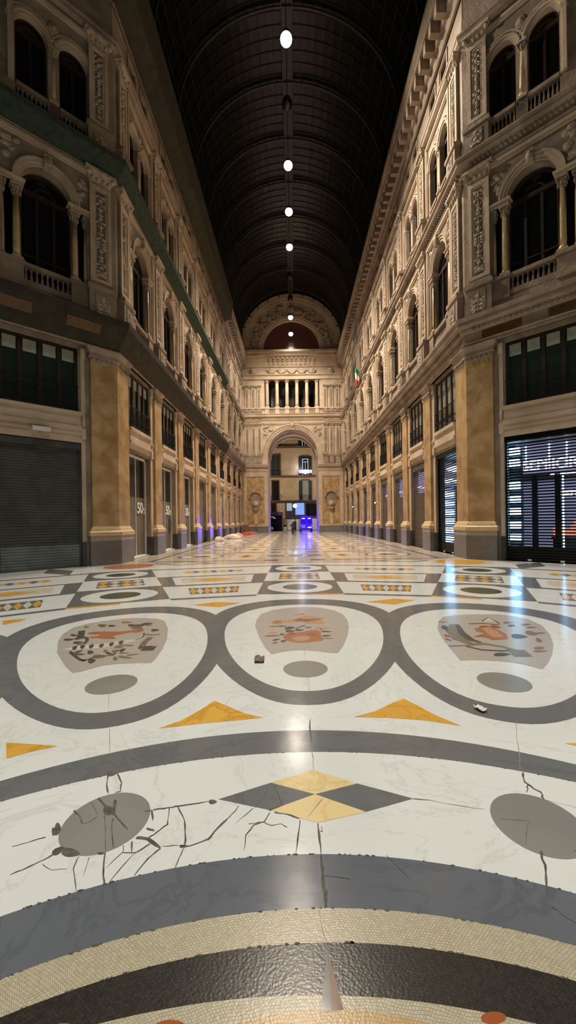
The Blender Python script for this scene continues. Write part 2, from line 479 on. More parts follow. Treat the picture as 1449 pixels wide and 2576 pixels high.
# ================================================================== FLOOR
def build_floor():
    mb = MB(); mats = []; idx = {}
    def mi(k):
        if k not in idx:
            idx[k] = len(mats); mats.append(M[k])
        return idx[k]
    lay = [0]; cnt = [0]
    def poly(pts, k, z=None):
        if z is None:
            lay[0] += 1; z = 0.00016*lay[0]
        cnt[0] += 1; z += 1.3e-5*(cnt[0] % 10)
        mb.add([(x, y, z) for x, y in pts], [tuple(range(len(pts)))], mi(k))
    def pix(pts, k, z=None): poly([G(*p) for p in pts], k, z)
    def disc(c, r, k, n=96, z=None):
        poly([(c[0]+r*math.cos(2*PI*i/n), c[1]+r*math.sin(2*PI*i/n)) for i in range(n)], k, z)
    def circ3(a, b, c):
        (ax, ay), (bx, by), (cx, cy) = G(*a), G(*b), G(*c)
        d = 2*(ax*(by-cy)+bx*(cy-ay)+cx*(ay-by))
        ux = ((ax*ax+ay*ay)*(by-cy)+(bx*bx+by*by)*(cy-ay)+(cx*cx+cy*cy)*(ay-by))/d
        uy = ((ax*ax+ay*ay)*(cx-bx)+(bx*bx+by*by)*(ax-cx)+(cx*cx+cy*cy)*(bx-ax))/d
        return (ux, uy), math.hypot(ax-ux, ay-uy)
    def layer():
        lay[0] += 1
        return 0.00016*lay[0]
    # ground slab (one big sheet of white marble)
    mb.add([(-30,-22,0),(30,-22,0),(30,YE+6.6,0),(-30,YE+6.6,0)], [(0,1,2,3)], mi('f_white'))
    # ---- radial belt of squares and frames
    SP = 23.5
    def pol(th, r, w=0.0):
        a = math.radians(th)
        return (CX + r*math.sin(a) + w*math.cos(a), CY + r*math.cos(a) - w*math.sin(a))
    HW = 1.04
    z1, z2, z3, z4 = layer(), layer(), layer(), layer()
    for k in range(-4, 5):
        t = SP*k + 0.2
        Q = lambda r0, r1, w0, w1: [pol(t, r0, w0), pol(t, r0, w1), pol(t, r1, w1), pol(t, r1, w0)]
        poly(Q(9.75, 9.9, -HW, 0.0), 'f_gold', z1) if k != 0 else poly(Q(9.75, 9.9, 0.0, HW), 'f_gold', z1)
        for (r0, r1) in ((9.9, 11.95), (13.95, 16.2)):
            poly(Q(r0, r1, -HW, HW), 'f_grey', z1)
            c = pol(t, (r0+r1)/2)
            disc(c, 0.86, 'f_white', 48, z2)
            disc(c, 0.46, 'f_green' if k else 'f_grey', 40, z3)
        poly(Q(11.95, 12.02, -HW, HW), 'f_grey', z1)
        # gold and grey zigzag between the squares
        n = 4
        for i in range(n):
            for j in range(2):
                wa = -0.62 + 1.24*i/n; wb = -0.62 + 1.24*(i+1)/n
                ra = 12.35 + 0.62*j; rb = ra + 0.62
                poly(Q(ra, rb, wa, wb), 'f_grey', z2)
                mid = (wa+wb)/2
                col = 'f_gold' if (i % 2 == 0) else 'f_cream'
                poly([pol(t, (ra+rb)/2, wa), pol(t, ra, mid), pol(t, (ra+rb)/2, wb), pol(t, rb, mid)], col, z3)
        # compartment to the next spoke
        ta, tb = t, SP*(k+1) + 0.2
        def lerp(r, f):
            p, q = pol(ta, r, HW), pol(tb, r, -HW)
            return (p[0]+(q[0]-p[0])*f, p[1]+(q[1]-p[1])*f)
        C = lambda r0, r1, f0, f1: [lerp(r0, f0), lerp(r0, f1), lerp(r1, f1), lerp(r1, f0)]
        poly(C(9.72, 9.92, 0, 1), 'f_grey', z1)
        for i in range(7):
            f0, f1 = 0.24 + 0.52*i/7, 0.24 + 0.52*(i+1)/7
            poly(C(10.35, 11.3, f0, f1), 'f_grey', z2)
            fm = (f0+f1)/2
            poly([lerp(10.8, f0), lerp(10.35, fm), lerp(10.8, f1), lerp(11.3, fm)], 'f_gold' if i % 2 == 0 else 'f_cream', z3)
            poly(C(14.5, 15.2, f0, f1), 'f_cream', z2)
            poly([lerp(14.85, f0), lerp(14.5, fm), lerp(14.85, f1), lerp(15.2, fm)], 'f_grey' if i % 2 else 'f_gold', z3)
        poly(C(11.72, 11.95, 0, 1), 'f_grey', z1)
        poly(C(11.95, 13.6, 0, 0.13), 'f_grey', z1); poly(C(11.95, 13.6, 0.87, 1), 'f_grey', z1)
        poly(C(12.3, 13.3, 0.2, 0.8), 'f_cream', z1)
        poly([lerp(12.75, 0.3), lerp(12.4, 0.5), lerp(12.75, 0.7), lerp(13.1, 0.5)], 'f_gold', z2)
        poly(C(13.6, 13.8, 0, 1), 'f_grey', z1)
        poly(C(15.85, 16.1, 0, 1), 'f_grey', z1)
    # roundels in front of the corner piers and dark diamonds near the shopfronts
    for s in (-1, 1):
        p = (s*(W-0.7), YC-1.0)
        disc(p, 1.25, 'f_cream', 48, z1); disc(p, 0.95, 'f_rust' if s < 0 else 'f_gold', 48, z2)
        for q in range(3):
            c = (s*(W+1.2+1.9*q), YC-2.6-1.9*q)
            poly([(c[0]-0.9, c[1]-0.9), (c[0]+0.35, c[1]-0.35), (c[0]+0.9, c[1]+0.9), (c[0]-0.35, c[1]+0.35)] if s > 0 else
                 [(c[0]+0.9, c[1]-0.9), (c[0]+0.35, c[1]+0.35), (c[0]-0.9, c[1]+0.9), (c[0]-0.35, c[1]-0.35)], 'f_grey', z1)
    poly([(-W-0.3, 16.3), (W+0.3, 16.3), (W+0.3, YE+6.2), (-W-0.3, YE+6.2)], 'f_arm', 0.00006)
    # ---- arm of the gallery: rows of frames repeating with the pillars
    for k in range(10):
        y = 17.75 + PITCH*k
        # centre strip
        for sx in (-1, 1):
            poly([(sx*1.05-0.32, y-0.32), (sx*1.05+0.32, y-0.32), (sx*1.05+0.32, y+0.32), (sx*1.05-0.32, y+0.32)], 'f_grey', z1)
            poly([(sx*1.05-0.32, y+1.9), (sx*1.05+0.32, y+1.9), (sx*1.05+0.32, y+2.6), (sx*1.05-0.32, y+2.6)], 'f_grey', z1)
        disc((0.05, y+2.25), 0.8, 'f_grey', 40, z1); disc((0.05, y+2.25), 0.62, 'f_cream', 40, z2); disc((0.05, y+2.25), 0.4, 'f_grey', 40, z3)
        for sx in (-1, 1):
            # side circles near the pillars
            c = (sx*4.7, y+2.3)
            disc(c, 1.15, 'f_grey', 48, z1); disc(c, 0.98, 'f_cream', 48, z2); disc(c, 0.5, 'f_grey', 40, z3)
            poly([(sx*3.3, y-0.9), (sx*4.7, y-0.2), (sx*6.1, y-0.9), (sx*4.7, y-1.6)], 'f_grey', z1)
            poly([(sx*3.7, y-0.9), (sx*4.7, y-0.4), (sx*5.7, y-0.9), (sx*4.7, y-1.4)], 'f_cream', z2)
            poly([(sx*1.7, y-0.12), (sx*6.9, y-0.12), (sx*6.9, y+0.12), (sx*1.7, y+0.12)], 'f_grey', z2)
            poly([(sx*1.75, y+0.5), (sx*3.1, y+0.5), (sx*3.1, y+4.0), (sx*1.75, y+4.0)], 'f_cream', z1)
            poly([(sx*2.42, y+1.3), (sx*2.85, y+2.25), (sx*2.42, y+3.2), (sx*2.0, y+2.25)], 'f_gold', z2)
            poly([(sx*2.42, y+1.7), (sx*2.62, y+2.25), (sx*2.42, y+2.8), (sx*2.2, y+2.25)], 'f_grey', z3)
    for sx in (-1, 1):
        poly([(sx*6.35, YC+0.6), (sx*6.55, YC+0.6), (sx*6.55, YE), (sx*6.35, YE)], 'f_grey', z4)
    # white border ring around the oval chain, with the small gold wedges
    # ---- chain of oval medallions
    def egg(th, rc, a, b, n=64, e=2.25):
        out = []
        for i in range(n):
            q = 2*PI*i/n; c, s = math.cos(q), math.sin(q)
            out.append(pol(th + b*math.copysign(abs(s)**(2/e), s), rc + a*math.copysign(abs(c)**(2/e), c)))
        return out
    zo, zr, zi = layer(), layer(), layer()
    zz = layer()
    for k in range(-4, 5):
        t = 0.25 + 23.4*k
        poly(egg(t, 6.72, 2.55, 13.1), 'f_grey', zo + 1e-5*k)
    for k in range(-4, 5):
        t = 0.25 + 23.4*k
        poly(egg(t, 6.58, 2.1, 10.6), 'f_white', zr)
    # gold wedges inside and outside the chain
    wd = layer()
    for pts in ([(527,1757),(560,1772),(600,1790),(648,1803),(600,1807),(500,1813),(385,1823),(440,1805),(490,1780)],
                [(1003,1765),(1040,1785),(1080,1808),(1145,1838),(1060,1822),(960,1812),(875,1808),(930,1795),(975,1775)],
                [(0,1848),(60,1853),(130,1860),(60,1873),(0,1888)],
                [(1405,1889),(1449,1889),(1449,1900)]):
        pix(pts, 'f_gold', wd)
    for pts in ([(915,1519),(985,1513),(1040,1518),(985,1528)], [(478,1515),(540,1509),(600,1513),(545,1522)],
                [(0,1541),(60,1537),(45,1544),(0,1552)]):
        pix(pts, 'f_gold', wd)
    # ---- grey rings and mosaic rings in front
    for a, b, c, k in (((0,1940),(745,1838),(1449,1948),'f_grey'), ((0,1992),(745,1893),(1449,1993),'f_white'),
                       ((0,2277),(750,2150),(1449,2277),'f_blue'), ((0,2432),(770,2287),(1449,2410),'f_cmos'),
                       ((0,2527),(790,2374),(1449,2500),'f_dmos'), ((160,2575),(640,2506),(1180,2560),'f_cmos'),
                       ((540,2578),(760,2542),(960,2562),'f_tan')):
        cc, r = circ3(a, b, c)
        disc(cc, r, k, 220)
    # star point and red stones near the lens
    st = layer()
    pix([(793,2388),(795,2550),(773,2545)], 'f_dmos', st); pix([(793,2388),(773,2545),(800,2548)], 'f_grey', st)
    pix([(793,2388),(800,2548),(830,2545)], 'f_mauve', st)
    for (x, y, rx) in ((392,2574,38),(1206,2576,32),(125,2574,26)):
        pix([(x+rx*math.cos(2*PI*i/24), y+16*math.sin(2*PI*i/24)) for i in range(24)], 'f_red', st)
    # discs and rhombus in the white ring
    dl = layer()
    disc((-1.125, 2.335), 0.243, 'f_dot', 64, dl); disc((1.372, 2.275), 0.245, 'f_dot', 64, dl)
    pix([(770,1938),(880,1976),(773,2000),(663,1968)], 'f_palegold', dl)
    pix([(773,2000),(900,2048),(778,2072),(660,2037)], 'f_palegold', dl)
    pix([(663,1968),(773,2000),(660,2037),(530,2006)], 'f_grey', dl)
    pix([(880,1976),(1020,2018),(900,2048),(773,2000)], 'f_grey', dl)
    for x, y in ((758,1683),(270,1708),(1256,1730)):
        disc(G(x, y), 0.262, 'f_dot', 48, dl)
    # ---- mosaic fields
    mf = layer()
    def crop(x0, y0, sx): return lambda pts: [(x0+px/sx, y0+py/sx) for px, py in pts]
    A = crop(120, 1530, 1449/320); B = crop(620, 1520, 1449/280); D = crop(1080, 1540, 1449/340)
    pix(A([(65,430),(80,300),(140,220),(260,150),(430,110),(620,85),(860,62),(1060,65),(1230,80),(1300,105),(1335,190),(1325,300),(1270,420),(1180,540),(1135,578),(950,575),(760,578),(600,590),(450,625),(330,655),(235,668),(165,600),(120,530)]), 'f_field', mf)
    pix(B([(75,270),(95,190),(160,115),(300,70),(520,45),(720,40),(930,55),(1110,95),(1220,150),(1275,220),(1295,320),(1275,430),(1215,560),(1140,655),(1000,640),(840,615),(680,600),(520,605),(380,622),(280,645),(200,560),(130,430)]), 'f_field', mf)
    pix(D([(52,220),(70,140),(120,95),(260,80),(480,78),(700,85),(880,110),(1040,150),(1180,220),(1260,320),(1292,430),(1275,530),(1230,620),(1165,688),(1000,640),(850,605),(700,585),(520,572),(390,567),(290,570),(180,430),(100,320)]), 'f_field', mf)
    m2, m3 = layer(), layer()
    def leaf(fn, cx, cy, w, h, k, ang=0, z=m3):
        pts = []
        for i in range(14):
            a = 2*PI*i/14; x = w*math.cos(a); y = h*math.sin(a)*(1-0.35*math.cos(a))
            pts.append((cx + x*math.cos(ang) - y*math.sin(ang), cy + x*math.sin(ang) + y*math.cos(ang)))
        pix(fn(pts), k, z)
    def stroke(pts, w, k, z=m3, fn=None):
        P = [Vector(G(*p)) for p in (fn(pts) if fn else pts)]
        sc = (1.0 if not fn else 1.0)
        n = len(P)
        Lf, Rt = [], []
        for i in range(n):
            t = (P[min(i+1,n-1)]-P[max(i-1,0)]).normalized()
            q = Vector((-t.y, t.x)); ww = (w[i] if isinstance(w, (list, tuple)) else w)/2
            Lf.append(P[i]+q*ww); Rt.append(P[i]-q*ww)
        cnt[0] += 1; z += 1.3e-5*(cnt[0] % 10)
        mb.add([(p.x, p.y, z) for p in Lf + Rt], [(i, i+1, n+i+1, n+i) for i in range(n-1)], mi(k))
    # left medallion: a running animal over a banded branch
    pix(A([(415,228),(440,212),(500,205),(640,207),(780,212),(900,203),(960,190),(1050,175),(1060,212),(1000,230),(900,228),(800,245),(700,262),(745,285),(720,295),(600,292),(520,280),(420,278),(440,265),(545,255),(560,240),(460,238)]), 'f_rust', m2)
    pix(A([(120,400),(280,365),(480,350),(640,340),(800,318),(950,305),(1040,270),(1060,235),(1068,255),(1050,285),(960,322),(800,352),(660,382),(500,395),(300,402)]), 'f_cream', m2)
    for x, y in ((270,383),(360,372),(460,370),(575,365),(690,352),(800,336)):
        leaf(A, x, y, 32, 20, 'f_ink', -0.5)
    stroke([(1062,235),(1060,265),(1040,285),(960,312)], 0.025, 'f_ink', fn=A)
    stroke([(320,285),(345,235),(355,190)], 0.1, 'f_ink', fn=A); stroke([(270,285),(400,262)], 0.12, 'f_ink', fn=A)
    stroke([(400,265),(415,300),(380,340),(290,350)], 0.05, 'f_ink', fn=A)
    leaf(A, 205, 288, 62, 13, 'f_ink'); leaf(A, 262, 240, 40, 12, 'f_ink', 0.1); leaf(A, 310, 325, 60, 14, 'f_ink')
    for x, y, w, h, k in ((590,135,55,10,'f_ink'),(600,152,40,8,'f_mauve'),(700,145,45,12,'f_ink'),(870,110,62,12,'f_mauve'),(930,145,50,14,'f_ink'),(1010,150,60,14,'f_ink'),(1110,130,60,10,'f_ink'),(1120,148,40,6,'f_ink'),(1190,208,50,14,'f_ink'),(1060,140,40,10,'f_ink'),(980,172,70,14,'f_mauve'),(410,150,30,12,'f_olive')):
        leaf(A, x, y, w, h, k)
    stroke([(215,430),(270,480),(340,530),(420,520),(500,490),(700,480),(760,420)], 0.045, 'f_ink', fn=A)
    stroke([(1140,285),(1060,345),(1030,400)], 0.09, 'f_mauve', fn=A); stroke([(1060,250),(1150,262),(1245,255)], 0.06, 'f_olive', fn=A)
    stroke([(1060,440),(1110,385)], 0.12, 'f_ink', fn=A); stroke([(1100,440),(1150,390)], 0.14, 'f_ink', fn=A)
    for x, y, w, h, k, g in ((448,440,38,22,'f_ink',0),(460,538,46,26,'f_ink',-0.2),(310,430,55,12,'f_ink',-0.3),(330,460,60,10,'f_ink',0),(800,375,75,12,'f_olive',-0.1),(900,375,52,9,'f_olive',0),(812,425,40,17,'f_ink',-0.4),(725,437,36,18,'f_olive',0),(830,460,65,9,'f_olive',0),(930,480,75,9,'f_olive',-0.1),(728,520,28,24,'f_olive',0),(840,508,85,14,'f_olive',0.15),(660,460,45,14,'f_ink',0.3),(620,430,26,18,'f_olive',0),(545,490,80,24,'f_olive',0),(370,530,36,12,'f_ink',0),(770,395,60,8,'f_olive',0),(1020,400,32,16,'f_ink',-0.3),(240,440,34,12,'f_ink',0.6)):
        leaf(A, x, y, w, h, k, g)
    # centre medallion: rust-red shell shape with leaves and a plumed shape above
    pix(B([(430,420),(470,385),(560,380),(620,368),(700,360),(800,345),(880,345),(925,370),(930,420),(945,460),(900,490),(780,505),(650,507),(560,498),(470,470)]), 'f_rust', m2)
    pix(B([(545,440),(640,420),(760,425),(790,455),(700,485),(600,480)]), 'f_orange', m3)
    pix(B([(280,230),(330,200),(450,205),(560,205),(640,180),(740,150),(860,175),(985,193),(940,220),(960,240),(990,258),(940,270),(760,262),(700,245),(560,240),(460,240),(400,262),(310,252)]), 'f_orange', m2)
    pix(B([(560,215),(650,185),(780,200),(960,195),(900,215),(760,235),(640,225)]), 'f_mauve', m3)
    for x, y, w, h, k, g in ((370,228,60,18,'f_rust',0),(560,385,60,14,'f_red',0),(810,400,70,16,'f_red',0),(330,285,70,9,'f_mauve',0),(430,283,55,9,'f_ink',0),(525,310,70,20,'f_ink',-0.1),(530,352,62,16,'f_ink',0),(690,290,45,8,'f_ink',-0.3),(650,340,60,14,'f_ink',0),(770,310,50,10,'f_mauve',0),(900,320,55,14,'f_orange',0),(1000,370,70,10,'f_ink',0.05),(1000,425,60,12,'f_ink',-0.05),(310,365,60,12,'f_orange',0),(300,405,110,12,'f_mauve',0),(345,457,52,12,'f_ink',-0.15),(330,497,38,12,'f_mauve',-0.2),(425,390,30,12,'f_ink',0),(440,478,36,16,'f_ink',-0.2),(930,470,30,22,'f_rust',0),(640,140,60,10,'f_orange',0),(690,135,30,8,'f_red',0),(980,330,60,12,'f_orange',0)):
        leaf(B, x, y, w, h, k, g)
    stroke([(945,458),(1080,460)], 0.035, 'f_ink', fn=B); stroke([(600,330),(650,300),(720,290)], 0.035, 'f_ink', fn=B); stroke([(930,350),(920,320),(880,305)], 0.04, 'f_mauve', fn=B)
    # right medallion: golden shape over dark curving branches
    pix(D([(445,230),(520,215),(620,215),(720,260),(790,300),(810,355),(740,362),(640,362),(560,330),(430,322),(490,300),(560,285),(470,265)]), 'f_rust', m2)
    pix(D([(520,225),(610,222),(690,265),(760,330),(660,335),(590,290)]), 'f_orange', m3)
    pix(D([(535,155),(600,115),(680,160)]), 'f_cream', m2); stroke([(535,155),(600,115),(690,165),(720,190)], 0.03, 'f_ink', fn=D)
    stroke([(215,180),(215,270),(280,340),(420,400),(560,400),(760,440),(880,480)], [0.1,0.16,0.2,0.14,0.1,0.08,0.1], 'f_olive', fn=D)
    stroke([(260,180),(300,270),(400,350),(520,385)], [0.08,0.14,0.14,0.06], 'f_ink', fn=D)
    stroke([(170,413),(420,410),(520,385)], 0.06, 'f_mauve', fn=D); stroke([(360,420),(520,462),(700,478),(880,482)], 0.06, 'f_ink', fn=D)
    stroke([(880,470),(960,540),(1060,545)], [0.22,0.26,0.06], 'f_olive', fn=D); stroke([(390,178),(560,180),(720,200)], 0.06, 'f_ink', fn=D)
    for x, y, w, h, k, g in ((740,518,92,20,'f_ink',0),(140,215,45,22,'f_ink',0.3),(170,240,30,22,'f_ink',0.3),(560,213,60,10,'f_red',0),(680,220,60,14,'f_red',0.2),(820,178,60,12,'f_mauve',0),(850,212,42,12,'f_ink',0),(1000,205,60,12,'f_mauve',0),(1065,237,60,9,'f_mauve',0),(930,330,90,24,'f_ink',0.1),(1060,300,70,22,'f_mauve',0.2),(1160,300,60,8,'f_mauve',0),(1140,380,40,20,'f_mauve',0.4),(1140,460,60,16,'f_mauve',0),(1150,495,80,12,'f_mauve',0),(160,305,40,12,'f_red',0.3),(170,345,40,10,'f_mauve',0.3),(120,152,55,6,'f_mauve',0)):
        leaf(D, x, y, w, h, k, g)
    # ---- cracks and joints
    ck = layer()
    E_ = crop(0, 1900, 1449/560); K_ = crop(500, 1900, 1449/560)
    def crack(pts, fn, w, k='crack'):
        q = []
        for i in range(len(pts)-1):
            (ax, ay), (bx, by) = pts[i], pts[i+1]
            for s in range(3):
                f = s/3; q.append((ax+(bx-ax)*f+random.uniform(-3,3)*(s > 0), ay+(by-ay)*f+random.uniform(-3,3)*(s > 0)))
        q.append(pts[-1])
        ww = [w*random.uniform(0.35, 1.05) for _ in q]; ww[-1] *= 0.4
        stroke(q, ww, k, ck, fn)
    for pts, w in (([(660,85),(648,150),(655,215)],.012),([(670,80),(715,85),(745,150),(735,205),(700,212)],.011),([(590,245),(640,310),(690,350),(775,455)],.02),([(700,260),(685,360)],.02),
                   ([(430,320),(470,370),(480,410),(540,395),(580,360)],.012),([(540,270),(585,355)],.005),([(625,360),(632,450),(628,600)],.006),([(680,380),(672,480),(680,575)],.012),
                   ([(945,332),(1050,318),(1110,312),(1310,285)],.012),([(1050,320),(1035,430),(960,480),(905,515)],.01),([(1105,315),(1145,400),(1150,520),(1140,580)],.013),
                   ([(830,510),(905,520),(985,580)],.026),([(900,450),(950,470)],.014),([(985,585),(900,650),(810,755)],.009),([(915,550),(800,625),(650,790)],.005),
                   ([(1000,570),(1110,568)],.004),([(1110,570),(1170,575),(1300,530),(1370,450),(1449,385)],.011),([(1135,590),(1110,640),(1075,715)],.006),
                   ([(625,605),(610,720),(612,820)],.014),([(745,560),(740,600),(630,700)],.008),([(800,535),(795,615)],.01),([(740,605),(830,605),(920,555)],.006),
                   ([(455,620),(415,700),(430,855)],.006),([(240,490),(120,522),(20,545)],.008),([(330,580),(240,630),(130,678),(0,730)],.01),([(215,665),(270,705),(370,702)],.004),
                   ([(520,630),(475,750)],.004),([(605,830),(605,930)],.004),([(890,340),(935,335),(940,400)],.014)):
        crack(pts, E_, w)
    leaf(E_, 400, 595, 62, 28, 'crack', 0.15, ck); leaf(E_, 320, 580, 45, 20, 'crack', -0.5, ck); leaf(E_, 320, 440, 22, 40, 'crack', 0.2, ck); leaf(E_, 680, 90, 30, 14, 'crack', 0, ck); leaf(E_, 1335, 290, 26, 14, 'crack', 0, ck)
    leaf(E_, 660, 330, 42, 30, 'crack', 0.2, ck); leaf(E_, 295, 455, 14, 26, 'crack', 0, ck); leaf(E_, 1135, 575, 26, 9, 'crack', 0, ck); leaf(E_, 600, 605, 26, 8, 'crack', 0, ck)
    for pts, w in (([(445,195),(480,290),(495,325)],.011),([(405,225),(310,340)],.006),([(405,355),(500,325)],.02),([(440,370),(540,390),(600,415)],.012),([(700,0),(703,100)],.003),
                   ([(605,425),(590,520),(570,640)],.011),([(720,450),(728,560),(735,660)],.014),([(735,660),(742,780),(750,900),(760,995)],.02),([(745,790),(920,818)],.005),
                   ([(210,320),(120,420),(75,460),(0,545)],.006),([(300,340),(180,440)],.005),([(410,370),(370,430),(300,450),(250,510),(235,610)],.008),([(270,440),(370,432),(420,455),(480,445),(520,470)],.006),
                   ([(1345,308),(1449,320)],.004),([(755,290),(660,405)],.003),([(1160,670),(1310,830)],.004),([(735,500),(748,505),(745,470)],.006)):
        crack(pts, K_, w)
    leaf(K_, 40, 290, 26, 14, 'crack', 0, ck); leaf(K_, 760, 940, 9, 60, 'crack', 0.1, ck)
    I_ = lambda p: p
    for pts, w, k in (([(766,1812),(768,1870)],.012,'crack'),([(768,1893),(771,1938)],.004,'crack'),([(262,1812),(260,1880)],.006,'hair'),([(262,1725),(262,1790)],.004,'hair'),([(1284,1830),(1290,1960)],.006,'hair'),
                      ([(764,1705),(764,1750)],.004,'hair'),([(757,1636),(757,1663)],.004,'hair'),([(1020,2018),(1130,2038),(1199,2050)],.004,'crack'),([(1298,1960),(1302,1985),(1340,2010),(1350,2030)],.014,'crack'),([(1310,1990),(1305,2010)],.01,'crack'),
                      ([(1338,2160),(1348,2215),(1352,2270)],.013,'crack'),([(1360,2300),(1400,2330),(1449,2365)],.004,'crack'),([(1240,2075),(1310,2082),(1300,2140)],.004,'crack'),([(775,2287),(790,2374)],.003,'hair'),([(255,1990),(262,2060),(258,2120)],.004,'hair'),
                      ([(1350,2030),(1449,2060)],.003,'hair'),([(1420,2160),(1445,2170)],.012,'crack')):
        crack(pts, I_, w, k)
    # chips along the ring edges
    for pts in ([(0,2277),(750,2150),(1449,2277)], [(0,2432),(770,2287),(1449,2410)], [(0,1992),(745,1893),(1449,1993)], [(0,2527),(790,2374),(1449,2500)]):
        cc, r = circ3(*pts)
        for _ in range(70):
            a = PI/2 + random.uniform(-0.62, 0.62)
            c = (cc[0]+r*math.cos(a), cc[1]+r*math.sin(a)); s = random.uniform(0.002, 0.007)
            poly([(c[0]+s*2.2*random.uniform(.5,1)*math.cos(q*PI/3)*1.0, c[1]+s*random.uniform(.5,1)*math.sin(q*PI/3)) for q in range(6)], 'crack', ck+0.0001)
    o = mb.obj('floor', mats, fix=False)
    tag(o, 'polished marble floor inlaid with rings, oval medallions and mosaics', 'floor', kind='structure')
build_floor()

# ================================================================== FACADE KIT
def rect_plan(hw, y1):
    return lambda o: [(-hw-o, -o), (hw+o, -o), (hw+o, y1), (-hw-o, y1)]
PLINTH = [(0, 0.0), (0, 1.02)]
PLINTH2 = [(0, 1.02), (0, 1.22)]
BASEM = [(0.0, 1.22), (0.035, 1.25), (0.035, 1.38), (0.0, 1.42), (-0.03, 1.44), (-0.06, 1.52), (-0.12, 1.62)]
SHAFT = [(-0.12, 1.62), (-0.12, 8.42)]
CAPIT = [(-0.12, 8.42), (-0.1, 8.46), (-0.1, 8.62), (-0.05, 8.64), (-0.05, 8.7), (-0.08, 8.72), (-0.06, 8.84), (0.03, 8.95), (0.06, 9.0), (0.06, 9.06)]
def add_pillar_parts(root, plan, egg=None):
    MB().rings(plan, PLINTH).obj('plinth', M['grey'], root)
    MB().rings(plan, PLINTH2).obj('plinth_band', M['palegrey'], root)
    MB().rings(plan, BASEM).obj('base', M['palemarble'], root)
    MB().rings(plan, SHAFT).obj('shaft', M['yellow'], root)
    cb = MB().rings(plan, CAPIT)
    if egg: egg(cb)
    cb.obj('capital', M['stone2'], root)

def make_pillar():
    r = thing('marble_pilaster', '', 'pilaster')
    def egg(cb):
        for i in range(5): cb.ell((-0.42+0.21*i, 0.06, 8.54), (0.05, 0.06, 0.05), 6, 4)
    add_pillar_parts(r, rect_plan(0.65, 0.296), egg)
    for s in (-1, 1):
        MB().box(min(s*0.5, s*0.912), max(s*0.5, s*0.912), 0.24, 0.296, 0.004, 1.0).obj('jamb_base', M['dark'], r)
        j = MB()
        a, b = min(s*0.5, s*0.9), max(s*0.5, s*0.9)
        j.box(a, b, 0.24, 0.296, 1.0, 5.2); j.box(min(s*0.47,s*0.9), max(s*0.47,s*0.9), 0.19, 0.296, 5.2, 5.62); j.box(a, b, 0.22, 0.296, 5.62, 8.5)
        j.box(min(s*0.46,s*0.9), max(s*0.46,s*0.9), 0.17, 0.296, 8.5, 8.95); j.ell((0.5*(a+b)+s*0.08, 0.18, 5.85), (0.08, 0.08, 0.14))
        j.obj('jamb', M['stone'], r)
    return r
pillar0 = make_pillar()

def pier_plan(sx):
    def plan(o):
        c = (W - o, YC - 0.41421*o)
        arm = 18.4 + o
        s = 1.25 + o
        ch = (W + 0.7071*s - 0.7071*o, YC - 0.7071*s - 0.7071*o)
        chb = (W + 0.7071*s + 0.2093, YC - 0.7071*s + 0.2093)
        pts = [c, (c[0], arm), (W + 0.296, arm), (W + 0.296, YC + 0.1226), chb, ch]
        return [(sx*x, y) for x, y in pts] if sx < 0 else [(x, y) for x, y in pts][::-1]
    return plan

def corner_pier(sx, label):
    r = thing('corner_pier', label, 'pier')
    def egg(cb):
        for i in range(5):
            s = 0.25 + 0.2*i; cb.ell((sx*(W+0.7071*s+0.03), YC-0.7071*s+0.03, 8.54), (0.05, 0.05, 0.055), 6, 4)
            cb.ell((sx*(W+0.05), YC+0.3+0.2*i, 8.54), (0.05, 0.05, 0.055), 6, 4)
    add_pillar_parts(r, pier_plan(sx), egg)
    return r

# ---- openings / closings of the shops
def shutter_mesh(w, z0, z1, pitch, mats, low=0.0, slat_d=0.022):
    mb = MB(); n = int((z1-z0)/pitch)
    for i in range(n):
        a = z0 + (z1-z0)*i/n; b = z0 + (z1-z0)*(i+1)/n
        m = 1 if a < low else 0
        zs = [a, a+(b-a)*0.2, a+(b-a)*0.8, b]; ds = [0.0, -slat_d, -slat_d, 0.0]
        vs = []
        for d, z in zip(ds, zs): vs += [(-w/2, d, z), (w/2, d, z)]
        mb.add(vs, [(0,1,3,2),(2,3,5,4),(4,5,7,6)], m)
    return mb

def make_shutter(label, w, ztop, m1, m2=None, low=0.0, fr='L', u=0, d=0.4):
    loc, rz = at(fr, u, d)
    r = thing('roller_shutter', label, 'roller shutter', loc, rz)
    mats = [M[m1], M[m2 or m1]]
    shutter_mesh(w, 0.06, ztop-0.25, 0.105, mats, low).obj('slat_curtain', mats, r)
    MB().box(-w/2, w/2, -0.04, 0.02, 0, 0.07).obj('bottom_bar', M['shutter_low'], r)
    MB().box(-w/2, w/2, -0.14, 0.16, ztop-0.26, ztop).obj('shutter_box', M[m1], r)
    for s in (-1, 1):
        MB().box(min(s*w/2, s*(w/2-0.07)), max(s*w/2, s*(w/2-0.07)), -0.06, 0.03, 0, ztop-0.25).obj('guide_rail', M['dark'], r)
    return r

def text_mesh(s, size, ext=0.01, bold=0.0):
    cu = bpy.data.curves.new('lettering', 'FONT')
    cu.body = s; cu.size = size; cu.extrude = ext; cu.offset = bold; cu.align_x = 'CENTER'; cu.align_y = 'BOTTOM_BASELINE'
    o = bpy.data.objects.new('lettering', cu); COL.objects.link(o)
    dg = bpy.context.evaluated_depsgraph_get()
    me = bpy.data.meshes.new_from_object(o.evaluated_get(dg))
    bpy.data.objects.remove(o); bpy.data.curves.remove(cu)
    return me
def lettering(s, size, m, parent, loc, name='lettering', bold=0.0, ext=0.01):
    me = text_mesh(s, size, ext, bold); me.materials.clear(); me.materials.append(M[m])
    o = bpy.data.objects.new(name, me); COL.objects.link(o)
    o.location = loc; o.rotation_euler = (PI/2, 0, 0); o.parent = parent
    return o

